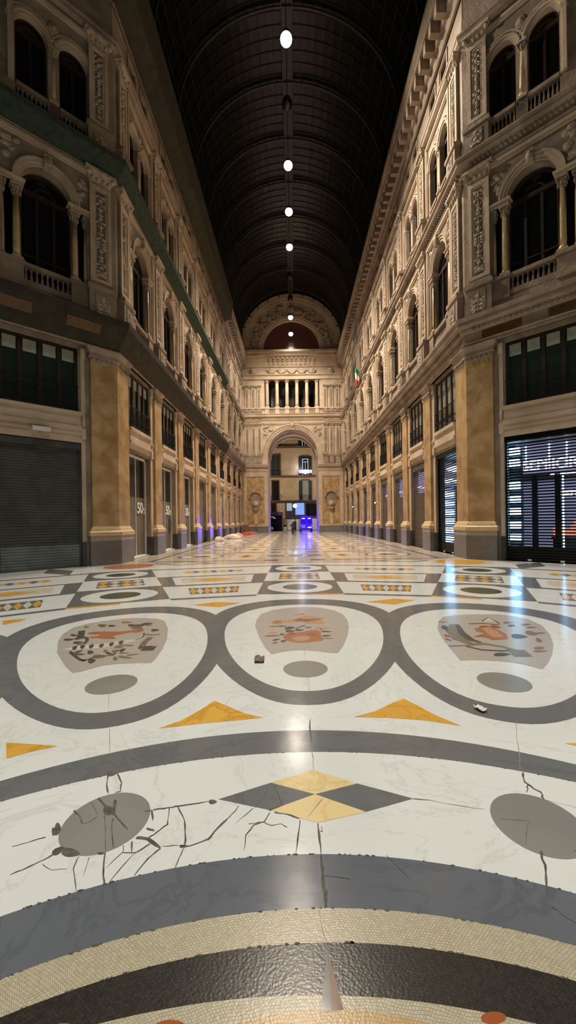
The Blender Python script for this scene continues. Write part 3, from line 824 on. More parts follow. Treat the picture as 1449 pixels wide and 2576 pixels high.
def make_glass_shop(label, fr, u, scarf):
    loc, rz = at(fr, u, 0.55)
    r = thing('shop_window', label, 'shop window', loc, rz)
    w, zt = 2.66, 5.12
    MB().box(-w/2, w/2, 0.02, 0.05, 0.1, 3.05).obj('vinyl_panel', M['vinyl'], r)
    MB().box(-w/2, w/2, 0.02, 0.05, 3.05, zt-0.1).obj('upper_pane', M['glass'], r)
    fm = MB()
    fm.box(-w/2, -w/2+0.09, -0.04, 0.06, 0, zt); fm.box(w/2-0.09, w/2, -0.04, 0.06, 0, zt)
    fm.box(-w/2, w/2, -0.04, 0.06, zt-0.12, zt); fm.box(-w/2, w/2, -0.06, 0.06, 0, 0.1)
    fm.box(-0.02, 0.02, -0.02, 0.05, 0.1, zt-0.1)
    fm.obj('window_frame', M['white'], r)
    MB().box(-w/2, w/2, -0.22, 0.0, 0.0, 0.06).obj('door_step', M['f_white'], r)
    t = lettering('50', 0.78, 'white', r, (0.55, -0.01, 2.25), 'sale_number', 0.02)
    lettering('%', 0.5, 'white', r, (1.1, -0.01, 2.2), 'percent_sign', 0.0)
    if scarf:
        sc = MB(); sc.ell((1.0, -0.0, 1.45), (0.28, 0.03, 0.42), 10, 6); sc.ell((0.95, -0.01, 1.9), (0.16, 0.03, 0.16), 8, 5)
        sc.obj('printed_figure', M['dark'], r)
    # folded awning box and its arm over the door
    MB().box(-w/2, w/2, -0.12, 0.0, zt+0.02, zt+0.17).tube([(-0.2,-0.14,zt+0.02),(0.9,-0.3,zt-0.02)], 0.03, 6).obj('awning_box', M['shutter_brown'], r)
    return r

def make_door(label, fr, u):
    loc, rz = at(fr, u, 0.5)
    r = thing('shop_door', label, 'door', loc, rz)
    for s in (-1, 1):
        d = MB().box(min(0.02*s, 1.32*s), max(0.02*s, 1.32*s), 0, 0.05, 0.02, 4.6).obj('door_leaf', M['doorgrey'], r)
        MB().tube([(0.12*s, -0.05, 1.0), (0.12*s, -0.05, 1.3)], 0.02, 6).obj('door_handle', M['iron'], d)
    MB().box(-1.34, 1.34, -0.05, 0.1, 4.6, 5.14).obj('transom', M['shutter_brown'], r)
    return r

def make_grille(label, fr, u, w, zt, d, solid=0.5, lit_from=None):
    loc, rz = at(fr, u, d)
    r = thing('slatted_grille', label, 'roller grille', loc, rz)
    mb = MB(); z = solid
    while z < zt-0.2:
        mb.box(-w/2, w/2, -0.02, 0.02, z, z+0.058); z += 0.115
    mb.obj('slats', M['grille'], r)
    shutter_mesh(w, 0.02, solid, 0.1, None).obj('solid_foot', [M['grille']], r)
    MB().box(-w/2, w/2, -0.12, 0.14, zt-0.2, zt).obj('grille_box', M['grille'], r)
    for s in (-1, 1):
        MB().box(min(s*w/2, s*(w/2-0.06)), max(s*w/2, s*(w/2-0.06)), -0.05, 0.04, 0, zt-0.2).obj('guide_rail', M['grille'], r)
        MB().box(s*0.55-0.07, s*0.55+0.07, -0.07, -0.02, 0.03, 0.1).obj('floor_lock', M['white'], r)
    return r

# ---- mezzanine window
def make_mezz(glass='glass_green'):
    r = thing('window_1', '', 'window', kind='structure')
    w, z0, z1 = 2.64, 6.32, 8.93
    f = MB()
    f.box(-w/2, w/2, -0.03, 0.08, z1-0.14, z1); f.box(-w/2, w/2, -0.03, 0.08, z0, z0+0.12)
    for x in (-w/2+0.06, w/2-0.06): f.box(x-0.06, x+0.06, -0.03, 0.08, z0, z1)
    f.obj('window_frame', M['wood'], r)
    for x in (-w/4, 0, w/4): MB().box(x-0.07, x+0.07, -0.02, 0.07, z0, z1).obj('mullion', M['wood'], r)
    g = MB().box(-w/2, w/2, 0.04, 0.06, z0, z1).obj('pane', M[glass], r)
    for i in range(4):
        x = -w/2 + w*(i+0.5)/4
        MB().box(x-0.22, x+0.22, 0.02, 0.038, z1-0.62, z1-0.16).obj('roller_blind', M['blind'], r)
    rl = MB()
    rl.box(-w/2, w/2, -0.16, -0.13, z0+0.95, z0+0.99); rl.box(-w/2, w/2, -0.16, -0.13, z0+0.1, z0+0.13)
    for i in range(23): rl.box(-w/2+0.06+i*0.115-0.008, -w/2+0.06+i*0.115+0.008, -0.153, -0.137, z0+0.1, z0+0.97)
    for i in range(11): rl.arch(-w/2+0.17+i*0.23, z0+0.4, 0.075, 0.09, -0.155, -0.135, 0, 2*PI, 10)
    rl.obj('railing', M['iron'], r)
    return r
mezz0 = make_mezz(); mezz1 = make_mezz('curtain')
mezz1.name = 'window_200'

# ---- columns
def column_mb(x, y, z0, z1, r, cap=0.42, base=0.22):
    sh = MB().lathe([(r*1.02, z0+base), (r*1.03, z0+base+0.3), (r*0.98, z0+(z1-z0)*0.5), (r*0.87, z1-cap)], x, y, 14)
    bs = MB().box(x-r*1.45, x+r*1.45, y-r*1.45, y+r*1.45, z0, z0+base*0.4)
    bs.lathe([(r*1.35, z0+base*0.4), (r*1.42, z0+base*0.6), (r*1.2, z0+base*0.75), (r*1.25, z0+base*0.88), (r*1.05, z0+base)], x, y, 14)
    cp = MB().lathe([(r*0.95, z1-cap), (r*1.08, z1-cap+0.02), (r*0.92, z1-cap+0.05), (r*1.0, z1-cap*0.5), (r*1.45, z1-0.08)], x, y, 14)
    cp.box(x-r*1.6, x+r*1.6, y-r*1.6, y+r*1.6, z1-0.08, z1)
    for i in range(8):
        a = 2*PI*i/8
        cp.ell((x+r*1.12*math.cos(a), y+r*1.12*math.sin(a), z1-cap*0.68), (r*0.3, r*0.3, cap*0.2), 6, 4)
        if i % 2: cp.ell((x+r*1.5*math.cos(a), y+r*1.5*math.sin(a), z1-0.14), (r*0.26, r*0.26, 0.07), 6, 4)
    return sh, bs, cp
def add_column(parent, x, y, z0, z1, r, m='palemarble', cap=0.42, parts=True):
    sh, bs, cp = column_mb(x, y, z0, z1, r, cap)
    s = sh.obj('column', M[m], parent)
    bs.obj('column_base', M['palemarble'], s); cp.obj('column_capital', M['relief'], s)
    return s

def baluster_prof(h, r):
    return [(r*0.75, 0), (r*0.75, h*0.06), (r*0.45, h*0.1), (r*0.5, h*0.2), (r, h*0.38), (r*0.8, h*0.52), (r*0.42, h*0.72), (r*0.6, h*0.86), (r*0.75, h*0.92), (r*0.75, h)]
def add_balustrade(parent, x0, x1, y, z0, z1, n, single=False, m='stone2'):
    MB().box(x0, x1, y-0.13, y+0.13, z1-0.14, z1).box(x0, x1, y-0.1, y+0.1, z0, z0+0.1).obj('balustrade_rail', M[m], parent)
    h = z1-z0-0.24; rad = min(0.075, (x1-x0)/n*0.34)
    if single:
        b = MB()
        for i in range(n): b.lathe([(r_, z+z0+0.1) for r_, z in baluster_prof(h, rad)], x0+(x1-x0)*(i+0.5)/n, y, 7)
        b.obj('balusters', M[m], parent)
        return
    me = MB().lathe([(r_, z) for r_, z in baluster_prof(h, rad)], 0, 0, 10).mesh('baluster', M[m])
    for i in range(n):
        o = bpy.data.objects.new('baluster', me); COL.objects.link(o); o.parent = parent
        o.location = (x0+(x1-x0)*(i+0.5)/n, y, z0+0.1)

def frame_rect(x0, x1, z0, z1, y0, y1, t):
    m = MB()
    m.box(x0, x1, y0, y1, z1-t, z1); m.box(x0, x0+t, y0, y1, z0, z1-t); m.box(x1-t, x1, y0, y1, z0, z1-t)
    m.box(x0+t, x1-t, y0+0.04, y1, z1-t*1.6, z1-t); m.box(x0+t, x0+t*1.6, y0+0.04, y1, z0, z1-t); m.box(x1-t*1.6, x1-t, y0+0.04, y1, z0, z1-t)
    return m

def scroll_relief(w, h, seed, y=0.0, dep=0.05):
    """low relief of a stem with mirrored leaves, rosettes and a small figure; centred, from z=0 to h"""
    rnd = random.Random(seed); m = MB(); z = h*0.03
    m.ell((0, y, h*0.04), (w*0.3, dep, h*0.03), 8, 4)
    while z < h*0.97:
        t = rnd.random(); s = w*rnd.uniform(0.16, 0.3)
        if t < 0.55:
            for sx in (-1, 1):
                m.ell((sx*w*0.22, y, z), (w*0.2, dep, s*0.45), 8, 4, rot=sx*rnd.uniform(0.3, 0.9))
                m.ell((sx*w*0.36, y, z+s*0.5), (w*0.08, dep*0.8, w*0.08), 6, 4)
            m.ell((0, y, z), (w*0.06, dep, s*0.6), 6, 4)
        elif t < 0.8:
            m.ell((0, y, z+s*0.3), (w*0.2, dep*1.1, s*0.6), 8, 5); m.ell((0, y, z+s*0.3), (w*0.09, dep*1.6, s*0.25), 8, 5)
        else:   # standing putto
            m.ell((0, y, z+s*0.4), (w*0.13, dep*1.3, s*0.6), 8, 5); m.ell((0, y, z+s*1.15), (w*0.08, dep*1.3, w*0.09), 8, 5)
            for sx in (-1, 1):
                m.ell((sx*w*0.16, y, z+s*0.5), (w*0.05, dep, s*0.4), 6, 4, rot=sx*0.6); m.ell((sx*w*0.07, y, z-s*0.35), (w*0.05, dep, s*0.4), 6, 4)
            z += s*0.7
        z += s*1.15
    return m

def make_panel_pilaster(name, hw, zb, z0, z1, seed, capz=0.55):
    """pedestal (zb..z0), framed shaft with carved relief, capital"""
    r = thing(name, '', 'pilaster')
    MB().box(-hw-0.1, hw+0.1, -0.28, -0.004, zb, z0-0.16).box(-hw-0.16, hw+0.16, -0.34, -0.004, z0-0.16, z0).box(-hw+0.12, hw-0.12, -0.31, -0.28, zb+0.14, z0-0.3).obj('pedestal', M['stone2'], r)
    pr = scroll_relief(hw*1.5, (z0-zb)*0.5, seed+50, -0.31, 0.03)
    for i, v in enumerate(pr.v): pr.v[i] = (v[0], v[1], v[2]+zb+0.16)
    pr.obj('pedestal_relief', M['relief'], r)
    s = MB().box(-hw, hw, -0.1, -0.004, z0, z1-capz)
    s.box(-hw-0.05, hw+0.05, -0.16, -0.004, z0, z0+0.16); s.box(-hw-0.02, hw+0.02, -0.13, -0.004, z0+0.16, z0+0.24)
    sx = MB()
    a = hw-0.14
    s2 = s.obj('shaft', M['stone2'], r)
    fm = frame_rect(-hw, hw, z0+0.24, z1-capz-0.02, -0.15, -0.09, 0.14); fm.box(-hw+0.14, hw-0.14, -0.15, -0.09, z0+0.24, z0+0.38)
    fm.obj('shaft_frame', M['stone'], s2)
    MB().box(-a, a, -0.105, -0.1, z0+0.36, z1-capz-0.14).obj('relief_ground', M['ground'], s2)
    rl = scroll_relief(a*1.9, z1-capz-z0-0.7, seed, -0.105, 0.055)
    for i, v in enumerate(rl.v): rl.v[i] = (v[0], v[1], v[2]+z0+0.45)
    rl.obj('carved_relief', M['relief'], s2)
    c = MB().box(-hw-0.02, hw+0.02, -0.12, -0.004, z1-capz, z1-capz+0.06)
    c.add([(-hw,-0.1,z1-capz+0.06),(hw,-0.1,z1-capz+0.06),(hw,-0.004,z1-capz+0.06),(-hw,-0.004,z1-capz+0.06),(-hw-0.12,-0.26,z1-0.12),(hw+0.12,-0.26,z1-0.12),(hw+0.12,-0.004,z1-0.12),(-hw-0.12,-0.004,z1-0.12)],
          [(0,3,2,1),(4,5,6,7),(0,1,5,4),(1,2,6,5),(2,3,7,6),(3,0,4,7)])
    c.box(-hw-0.18, hw+0.18, -0.32, -0.004, z1-0.12, z1)
    for i in range(4): c.ell((-hw+hw*2*(i+0.5)/4, -0.16, z1-capz+0.2), (hw*0.2, 0.07, 0.12), 6, 4)
    for sx_ in (-1, 1): c.ell((sx_*(hw+0.05), -0.24, z1-0.2), (0.1, 0.08, 0.1), 8, 5)
    c.obj('capital', M['relief'], r)
    return r

def glazing(parent, x0, x1, z0, z1, y, arched, mulls=3, transom=None, m='glass', sub=True):
    g = MB(); R = (x1-x0)/2; c = (x0+x1)/2
    g.add([(x0,y+0.03,z0),(x1,y+0.03,z0),(x1,y+0.03,z1),(x0,y+0.03,z1)], [(0,1,2,3)])
    if arched: g.halfdisc(c, z1, R, y+0.03)
    p = g.obj('pane', M[m], parent)
    f = MB()
    f.box(x0, x0+0.07, y-0.04, y+0.05, z0, z1); f.box(x1-0.07, x1, y-0.04, y+0.05, z0, z1); f.box(x0, x1, y-0.04, y+0.05, z0, z0+0.1)
    for i in range(1, mulls+1):
        x = x0+(x1-x0)*i/(mulls+1); f.box(x-0.05, x+0.05, y-0.03, y+0.04, z0, z1)
    t = z1 if transom is None else transom
    f.box(x0, x1, y-0.05, y+0.05, t-0.08, t+0.08); f.box(x0, x1, y-0.03, y+0.04, z0+1.0, z0+1.06)
    if arched:
        f.arch(c, z1, R-0.08, R, y-0.04, y+0.05, n=18); f.arch(c, z1, R*0.5-0.05, R*0.5, y-0.03, y+0.04, n=14)
    f.obj('window_frame', M['wood'], parent)

# ---- second-storey window: arch between two columns with side lights, in a rectangular frame
def make_serliana(name, ra, side, zs, z0, zb, zt, hwf, single, seed):
    r = thing(name, '', 'window', kind='structure')
    xo = ra + side
    glazing(r, -ra+0.0, ra, z0-0.6, zs, 0.3, True, 2, zs+0.05, 'glass')
    for s in (-1, 1):
        a, b = (ra, xo) if s > 0 else (-xo, -ra)
        MB().add([(a,0.33,z0-0.6),(b,0.33,z0-0.6),(b,0.33,zs),(a,0.33,zs)], [(0,1,2,3)]).obj('side_pane', M['glass'], r)
        add_column(r, s*(ra+0.12), 0.12, z0, zs, 0.125)
        if not single: add_column(r, s*(xo+0.02), 0.2, z0, zs, 0.1)
        ew = MB().box(min(s*(ra-0.08), s*(xo+0.16)), max(s*(ra-0.08), s*(xo+0.16)), -0.06, 0.32, zs, zs+0.2)
        ew.box(min(s*(ra-0.14), s*(xo+0.2)), max(s*(ra-0.14), s*(xo+0.2)), -0.12, 0.3, zs+0.14, zs+0.2)
        ew.obj('impost', M['stone'], r)
    ar = MB().arch(0, zs+0.2, ra-0.02, ra+0.1, -0.05, 0.3, n=24).arch(0, zs+0.2, ra+0.1, ra+0.22, -0.09, 0.1, n=24).arch(0, zs+0.2, ra+0.22, ra+0.28, -0.13, 0.1, n=24)
    a = ar.obj('archivolt', M['stone'], r)
    MB().box(-0.14, 0.14, -0.24, 0.2, zs+ra+0.12, zs+ra+0.62).ell((0, -0.2, zs+ra+0.36), (0.16, 0.1, 0.22)).obj('keystone', M['relief'], a)
    frame_rect(-hwf, hwf, zb, zt, -0.12, 0.05, 0.13).obj('rectangular_frame', M['stone'], r)
    for s in (-1, 1):
        sp = MB(); rnd = random.Random(seed+s)
        for i in range(9):
            sp.ell((s*(hwf-0.35-rnd.random()*0.5*(hwf-ra)), -0.0, zt-0.35-rnd.random()*1.1), (0.1+0.08*rnd.random(), 0.06, 0.08+0.08*rnd.random()), 7, 4, rot=rnd.uniform(-1, 1))
        sp.obj('spandrel_relief', M['relief'], r)
    # parapet
    for s in (-1, 1):
        MB().box(min(s*(ra-0.06), s*(xo+0.2)), max(s*(ra-0.06), s*(xo+0.2)), -0.06, 0.28, zb-0.9, z0-0.14).box(min(s*(ra-0.1), s*(xo+0.22)), max(s*(ra-0.1), s*(xo+0.22)), -0.1, 0.3, z0-0.14, z0).obj('pedestal', M['stone2'], r)
    add_balustrade(r, -ra+0.06, ra-0.06, 0.1, zb-0.9, z0-0.02, 9, single)
    return r

# ---- third-storey twin window
def make_bifora(name, r_, gap, z0, zs, zb, zt, hwf, single):
    r = thing(name, '', 'window', kind='structure')
    c = r_ + gap/2
    for s in (-1, 1):
        glazing(r, s*c-r_, s*c+r_, zb, zs, 0.26, True, 1, None, 'glass')
        ar = MB().arch(s*c, zs, r_-0.01, r_+0.09, -0.03, 0.25, n=18).arch(s*c, zs, r_+0.09, r_+0.17, -0.08, 0.05, n=18).arch(s*c, zs, r_+0.24, r_+0.3, -0.06, 0.05, n=18)
        ar.obj('archivolt', M['stone'], r)
        add_balustrade(r, s*c-r_+0.02, s*c+r_-0.02, 0.08, zb, z0, 7, single)
    add_column(r, 0, 0.1, z0, zs+0.0, 0.12, cap=0.36)
    MB().box(-gap/2+0.02, gap/2-0.02, 0.0, 0.3, zb, z0).obj('pedestal', M['stone2'], r)
    MB().ell((0, -0.02, zs+0.75), (0.2, 0.06, 0.26)).ell((0, -0.05, zs+0.75), (0.1, 0.06, 0.12)).obj('rosette', M['relief'], r)
    frame_rect(-hwf, hwf, z0-0.1, zt, -0.12, 0.05, 0.12).obj('rectangular_frame', M['stone'], r)
    return r

def make_attic():
    r = thing('window_2', '', 'window', kind='structure')
    for s in (-1, 1):
        MB().box(s*0.75-0.42, s*0.75+0.42, 0.3, 0.34, 22.75, 23.85).obj('pane', M['glass'], r)
        m = frame_rect(s*0.75-0.55, s*0.75+0.55, 22.62, 23.98, -0.05, 0.1, 0.12); m.box(s*0.75-0.6, s*0.75+0.6, -0.09, 0.1, 22.55, 22.66)
        m.obj('window_frame', M['stone2'], r)
    return r

# ---- walls of the two long sides and of the splayed corners
Z1, Z2 = 10.18, 17.06
HO = dict(shop=5.15)
def bay_holes(c):
    A = [(c-1.35, c+1.35, 0.0, 5.15, False), (c-1.32, c+1.32, 6.32, 8.93, False)]
    return A
def arm_wall(fr, name, label):
    sg = 1 if fr == 'L' else -1
    mb = MB()
    U = lambda y: sg*y
    e0, e1 = sorted((U(YC), U(YE)))
    A, A2, B, C, D = [], [], [], [], []
    for y in BAYS:
        c = U(y)
        A.append((c-1.35, c+1.35, 0.0, 5.15, False)); A2.append((c-1.32, c+1.32, 6.32, 8.93, False))
        B += [(c-0.95, c+0.95, 10.9, 14.5, True), (c-1.3, c-0.951, 11.55, 14.4, False), (c+0.951, c+1.3, 11.55, 14.4, False)]
        C += [(c-1.2, c-0.2, 17.2, 20.3, True), (c+0.2, c+1.2, 17.2, 20.3, True)]
        D += [(c-0.75-0.42, c-0.75+0.42, 22.75, 23.85, False), (c+0.75-0.42, c+0.75+0.42, 22.75, 23.85, False)]
    def lo(t): return tuple(sorted((U(YC+t), U(YE))))
    (f0, f1), (g0, g1) = lo(0.13), lo(0.052)
    mb.panel(f0, f1, 0, 5.6, 0.3, A, 0.45)
    mb.panel(f0, f1, 5.6, 9.1, 0.3, A2, 0.3)
    mb.panel(g0, g1, 9.1, Z1+0.1, 0.12, [], 0.1)
    mb.panel(g0, g1, Z1, Z2, 0.12, B, 0.6)
    mb.panel(g0, g1, Z2, 22.3, 0.12, C, 0.5)
    mb.panel(g0, g1, 22.3, 26.2, 0.16, D, 0.2)
    # backs so that no light leaks through the shops
    mb.add([(e0,0.78,5.2),(e1,0.78,5.2),(e1,0.78,26.2),(e0,0.78,26.2)], [(0,1,2,3)])
    mb.add([(e0,0.12,26.2),(e1,0.12,26.2),(e1,0.78,26.2),(e0,0.78,26.2)], [(0,1,2,3)])
    (x, y, z), rz = at(fr, 0, 0)
    o = mb.obj(name, M['stone2'], None, (x, y, z), rz, fix=False)
    tag(o, label, 'wall', kind='structure')
    # lintel panels under the mezzanine windows
    for y in BAYS:
        c = U(y)
        p = MB().box(c-1.33, c+1.33, 0.22, 0.31, 5.66, 6.14)
        p.box(c-1.34, c+1.34, 0.14, 0.31, 6.14, 6.3).box(c-1.34, c+1.34, 0.16, 0.31, 5.54, 5.66).box(c-1.33, c+1.33, 0.24, 0.31, 5.3, 5.54)
        p.obj('lintel_panel', M['stone'], o)
        MB().box(c-1.349, c-1.343, 0.3, 0.54, 0.004, 1.0).box(c+1.343, c+1.349, 0.3, 0.54, 0.004, 1.0).obj('jamb_base', M['dark'], o)
    return o
wl = arm_wall('L', 'wall_left', 'long left arcade wall of cream stucco with three tiers of windows')
wr = arm_wall('R', 'wall_right', 'long right arcade wall of cream stucco with three tiers of windows')

CB = 2.62                      # centre of the splayed bay, metres from the corner
def splay_wall(fr, name, label):
    sg = -1 if fr == 'CL' else 1
    mb = MB(); c = sg*CB
    e0, e1 = sorted((0.0, sg*9.0))
    sc = sg*2.88
    (f0, f1), (g0, g1) = sorted((sg*0.13, sg*9.0)), sorted((sg*0.052, sg*9.0))
    mb.panel(f0, f1, 0, 5.6, 0.3, [(sc-1.4, sc+1.4, 0.0, 5.05, False)], 0.5)
    mb.panel(f0, f1, 5.6, 9.1, 0.3, [(sc-1.32, sc+1.32, 6.3, 8.9, False)], 0.3)
    mb.panel(g0, g1, 9.1, Z1+0.1, 0.12, [], 0.1)
    mb.panel(g0, g1, Z1, Z2, 0.12, [(c-0.86, c+0.86, 10.9, 14.45, True), (c-1.42, c-0.861, 11.55, 14.35, False), (c+0.861, c+1.42, 11.55, 14.35, False)], 0.6)
    cc = sg*2.34
    mb.panel(g0, g1, Z2, 23.2, 0.12, [(cc-1.26, cc-0.2, 17.2, 20.35, True), (cc+0.2, cc+1.26, 17.2, 20.35, True)], 0.5)
    mb.panel(g0, g1, 23.2, 26.2, 0.16, [], 0.2)
    mb.add([(e0,0.85,5.1),(e1,0.85,5.1),(e1,0.85,26.2),(e0,0.85,26.2)], [(0,1,2,3)])
    (x, y, z), rz = at(fr, 0, 0)
    o = mb.obj(name, M['stone2'], None, (x, y, z), rz, fix=False)
    tag(o, label, 'wall', kind='structure')
    p = MB().box(sc-1.38, sc+1.38, 0.2, 0.31, 5.7, 6.16)
    p.box(sc-1.39, sc+1.39, 0.12, 0.31, 6.16, 6.28).box(sc-1.39, sc+1.39, 0.12, 0.31, 5.54, 5.7).box(sc-1.4, sc+1.4, 0.18, 0.31, 5.36, 5.54).box(sc-1.4, sc+1.4, 0.23, 0.31, 5.05, 5.36)
    p.obj('lintel_panel', M['stone'], o)
    for s in (-1, 1):
        MB().box(sc+s*1.475-0.075, sc+s*1.475+0.075, 0.24, 0.32, 1.0, 8.5).box(sc+s*1.475-0.085, sc+s*1.475+0.085, 0.18, 0.32, 5.2, 5.62).ell((sc+s*1.475, 0.22, 5.95), (0.07, 0.1, 0.25)).box(sc+s*1.475-0.085, sc+s*1.475+0.085, 0.18, 0.32, 8.5, 8.9).obj('door_jamb', M['stone'], o)
        MB().box(sc+s*1.475-0.08, sc+s*1.475+0.08, 0.22, 0.34, 0, 1.0).obj('jamb_base', M['dark'], o)
    return o
wcl = splay_wall('CL', 'wall_front_left', 'splayed corner wall above the closed grey shutter')
wcr = splay_wall('CR', 'wall_front_right', 'splayed corner wall above the lit shop behind black grille')

# ---- cornices and nets, swept along arm + splay
def arm_path(sx, off=0.12, yend=YE):
    X = W + off; c = YC + 0.41421*off
    s = 9.0
    pts = [(sx*X, yend), (sx*X, c), (sx*(X+0.7071*s), c-0.7071*s)]
    return pts if sx > 0 else pts[::-1]
ENT1 = [(0, 9.04), (0.1, 9.04), (0.1, 9.16), (0.16, 9.2), (0.06, 9.22), (0.06, 9.62), (0.14, 9.66), (0.2, 9.74), (0.2, 9.8), (0.42, 9.86), (0.42, 10.02), (0.5, 10.1), (0.5, 10.18), (0, 10.2)]
ENT2 = [(0, 16.36), (0.1, 16.36), (0.14, 16.44), (0.06, 16.46), (0.06, 16.66), (0.16, 16.72), (0.34, 16.78), (0.34, 16.9), (0.42, 16.98), (0.42, 17.06), (0, 17.1)]
ENT3 = [(0, 22.05), (0.1, 22.05), (0.2, 22.15), (0.22, 22.3), (0.26, 22.34), (0.26, 22.42), (0, 22.45)]
ENT4 = [(0, 24.2), (0.1, 24.2), (0.16, 24.35), (0.16, 24.6), (0.3, 24.7), (0.3, 25.25), (0.78, 25.35), (0.78, 25.6), (0.9, 25.8), (0.92, 26.1), (0, 26.2)]
SILL2 = [(0, 11.36), (0.12, 11.38), (0.18, 11.44), (0.18, 11.52), (0, 11.54)]
n_trim = 0
def trim(sx, prof, label, brackets=None, matk='stone2'):
    global n_trim
    n_trim += 1
    mb = MB().sweep(arm_path(sx), prof)
    if brackets:
        w, pitch, z0, z1, o0, o1 = brackets
        fr = 'L' if sx < 0 else 'R'
        y = YC + 0.3
        while y < YE - 0.3:
            x0, x1 = sorted((sx*(W+0.12-o1), sx*(W+0.12-o0)))
            mb.box(x0, x1, y-w/2, y+w/2, z0, z1); y += pitch
        s = 0.4
        while s < 8.5:
            bx, by = W+0.12+0.7071*s, YC+0.05-0.7071*s
            pts = []
            for a, b in ((s-w/2, o0), (s+w/2, o0), (s+w/2, o1), (s-w/2, o1)):
                pts.append((sx*(W+0.12+0.7071*a-0.7071*b), YC+0.05-0.7071*a-0.7071*b))
            mb.add([(*p, z0) for p in pts]+[(*p, z1) for p in pts], [(0,3,2,1),(4,5,6,7),(0,1,5,4),(1,2,6,5),(2,3,7,6),(3,0,4,7)])
            s += pitch
    o = mb.obj('trim_%d' % n_trim, M[matk])
    return tag(o, label, 'cornice', kind='structure')
for sx, s in ((-1, 'left'), (1, 'right')):
    trim(sx, ENT1, f'projecting ledge above the ground-floor pilasters along the {s} side', (0.09, 0.2, 9.66, 9.82, 0.1, 0.26))
    trim(sx, ENT2, f'moulded ledge below the paired windows along the {s} side', (0.07, 0.17, 16.6, 16.76, 0.1, 0.24))
    trim(sx, ENT3, f'thin string course under the small top windows along the {s} side')
    trim(sx, ENT4, f'heavy bracketed roof cornice under the vault along the {s} side', (0.28, 0.76, 24.7, 25.34, 0.28, 0.74))

def net(prof, yend, m, label):
    mb = MB().sweep(arm_path(-1, 0.12, yend), prof, cap=False)
    o = mb.obj('safety_net', M[m])
    so = o.modifiers.new('thickness', 'SOLIDIFY'); so.thickness = 0.02
    # mesh is baked so that the thickness is real
    dg = bpy.context.evaluated_depsgraph_get()
    me = bpy.data.meshes.new_from_object(o.evaluated_get(dg))
    o.modifiers.clear(); o.data = me
    return tag(o, label, 'net')
net([(0.1, 9.085), (0.3, 9.4), (0.62, 10.0), (0.66, 10.24), (0.45, 10.27)], 43.5, 'netdark', 'shade-coloured safety net slung under the lowest ledge above the left shops')
net([(0.12, 16.39), (0.36, 16.64), (0.58, 16.95), (0.6, 17.16), (0.46, 17.18)], 43.5, 'net', 'green safety net wrapped under the middle ledge on the left wall')
net([(0.12, 24.1), (0.5, 24.34), (0.88, 24.64), (1.02, 25.5), (1.08, 26.0), (1.08, 26.2), (0.4, 26.22)], 44.5, 'netdark', 'shade-darkened green safety net wrapped around the top cornice on the left')

# ================================================================== PLACE THE BAYS
for fr in 'LR':
    S = SIDE[fr]
    for k, y in enumerate(PILLARS):
        lab = f'yellow marble pilaster on grey plinth, {ORD[k]} beyond the corner pier on the {S}'
        loc, rz = at(fr, side_u(fr, y))
        if fr == 'L' and k == 0:
            pillar0.location = loc; pillar0.rotation_euler = (0, 0, rz); pillar0['label'] = lab; pillar0['group'] = 'marble pilasters of the arcade'
        else: dup(pillar0, loc, rz, lab, 'marble pilasters of the arcade')
corner_pier(-1, 'broad yellow marble corner pier right of the closed grey shutter')
corner_pier(1, 'broad yellow marble corner pier left of the lit shop grille')

NW = [1]
def wname():
    NW[0] += 1
    return 'window_%d' % NW[0]
first = True
for fr in 'LR':
    S = SIDE[fr]
    for k, y in enumerate(BAYS):
        loc, rz = at(fr, side_u(fr, y), 0.36)
        lab = f'dark mezzanine window with iron railing, {ORD[k]} bay past the {S} corner pier'
        if first:
            mezz0.location = loc; mezz0.rotation_euler = (0, 0, rz); mezz0['label'] = lab; mezz0['group'] = 'mezzanine windows of the arcade'; first = False
        elif fr == 'L' or k % 4 == 3: dup(mezz0, loc, rz, lab, 'mezzanine windows of the arcade', wname())
        elif k == 0: mezz1.location = loc; mezz1.rotation_euler = (0, 0, rz); mezz1['label'] = lab.replace('dark', 'pale-curtained'); mezz1['group'] = 'curtained mezzanine windows'
        else: dup(mezz1, loc, rz, lab.replace('dark', 'pale-curtained'), 'curtained mezzanine windows', wname())
for fr, S, s in (('CL', 'closed grey shutter', -1), ('CR', 'lit shop grille', 1)):
    loc, rz = at(fr, s*2.88, 0.4)
    dup(mezz0, loc, rz, f'large four-light window with iron railing directly above the {S}', 'mezzanine windows of the arcade', wname())

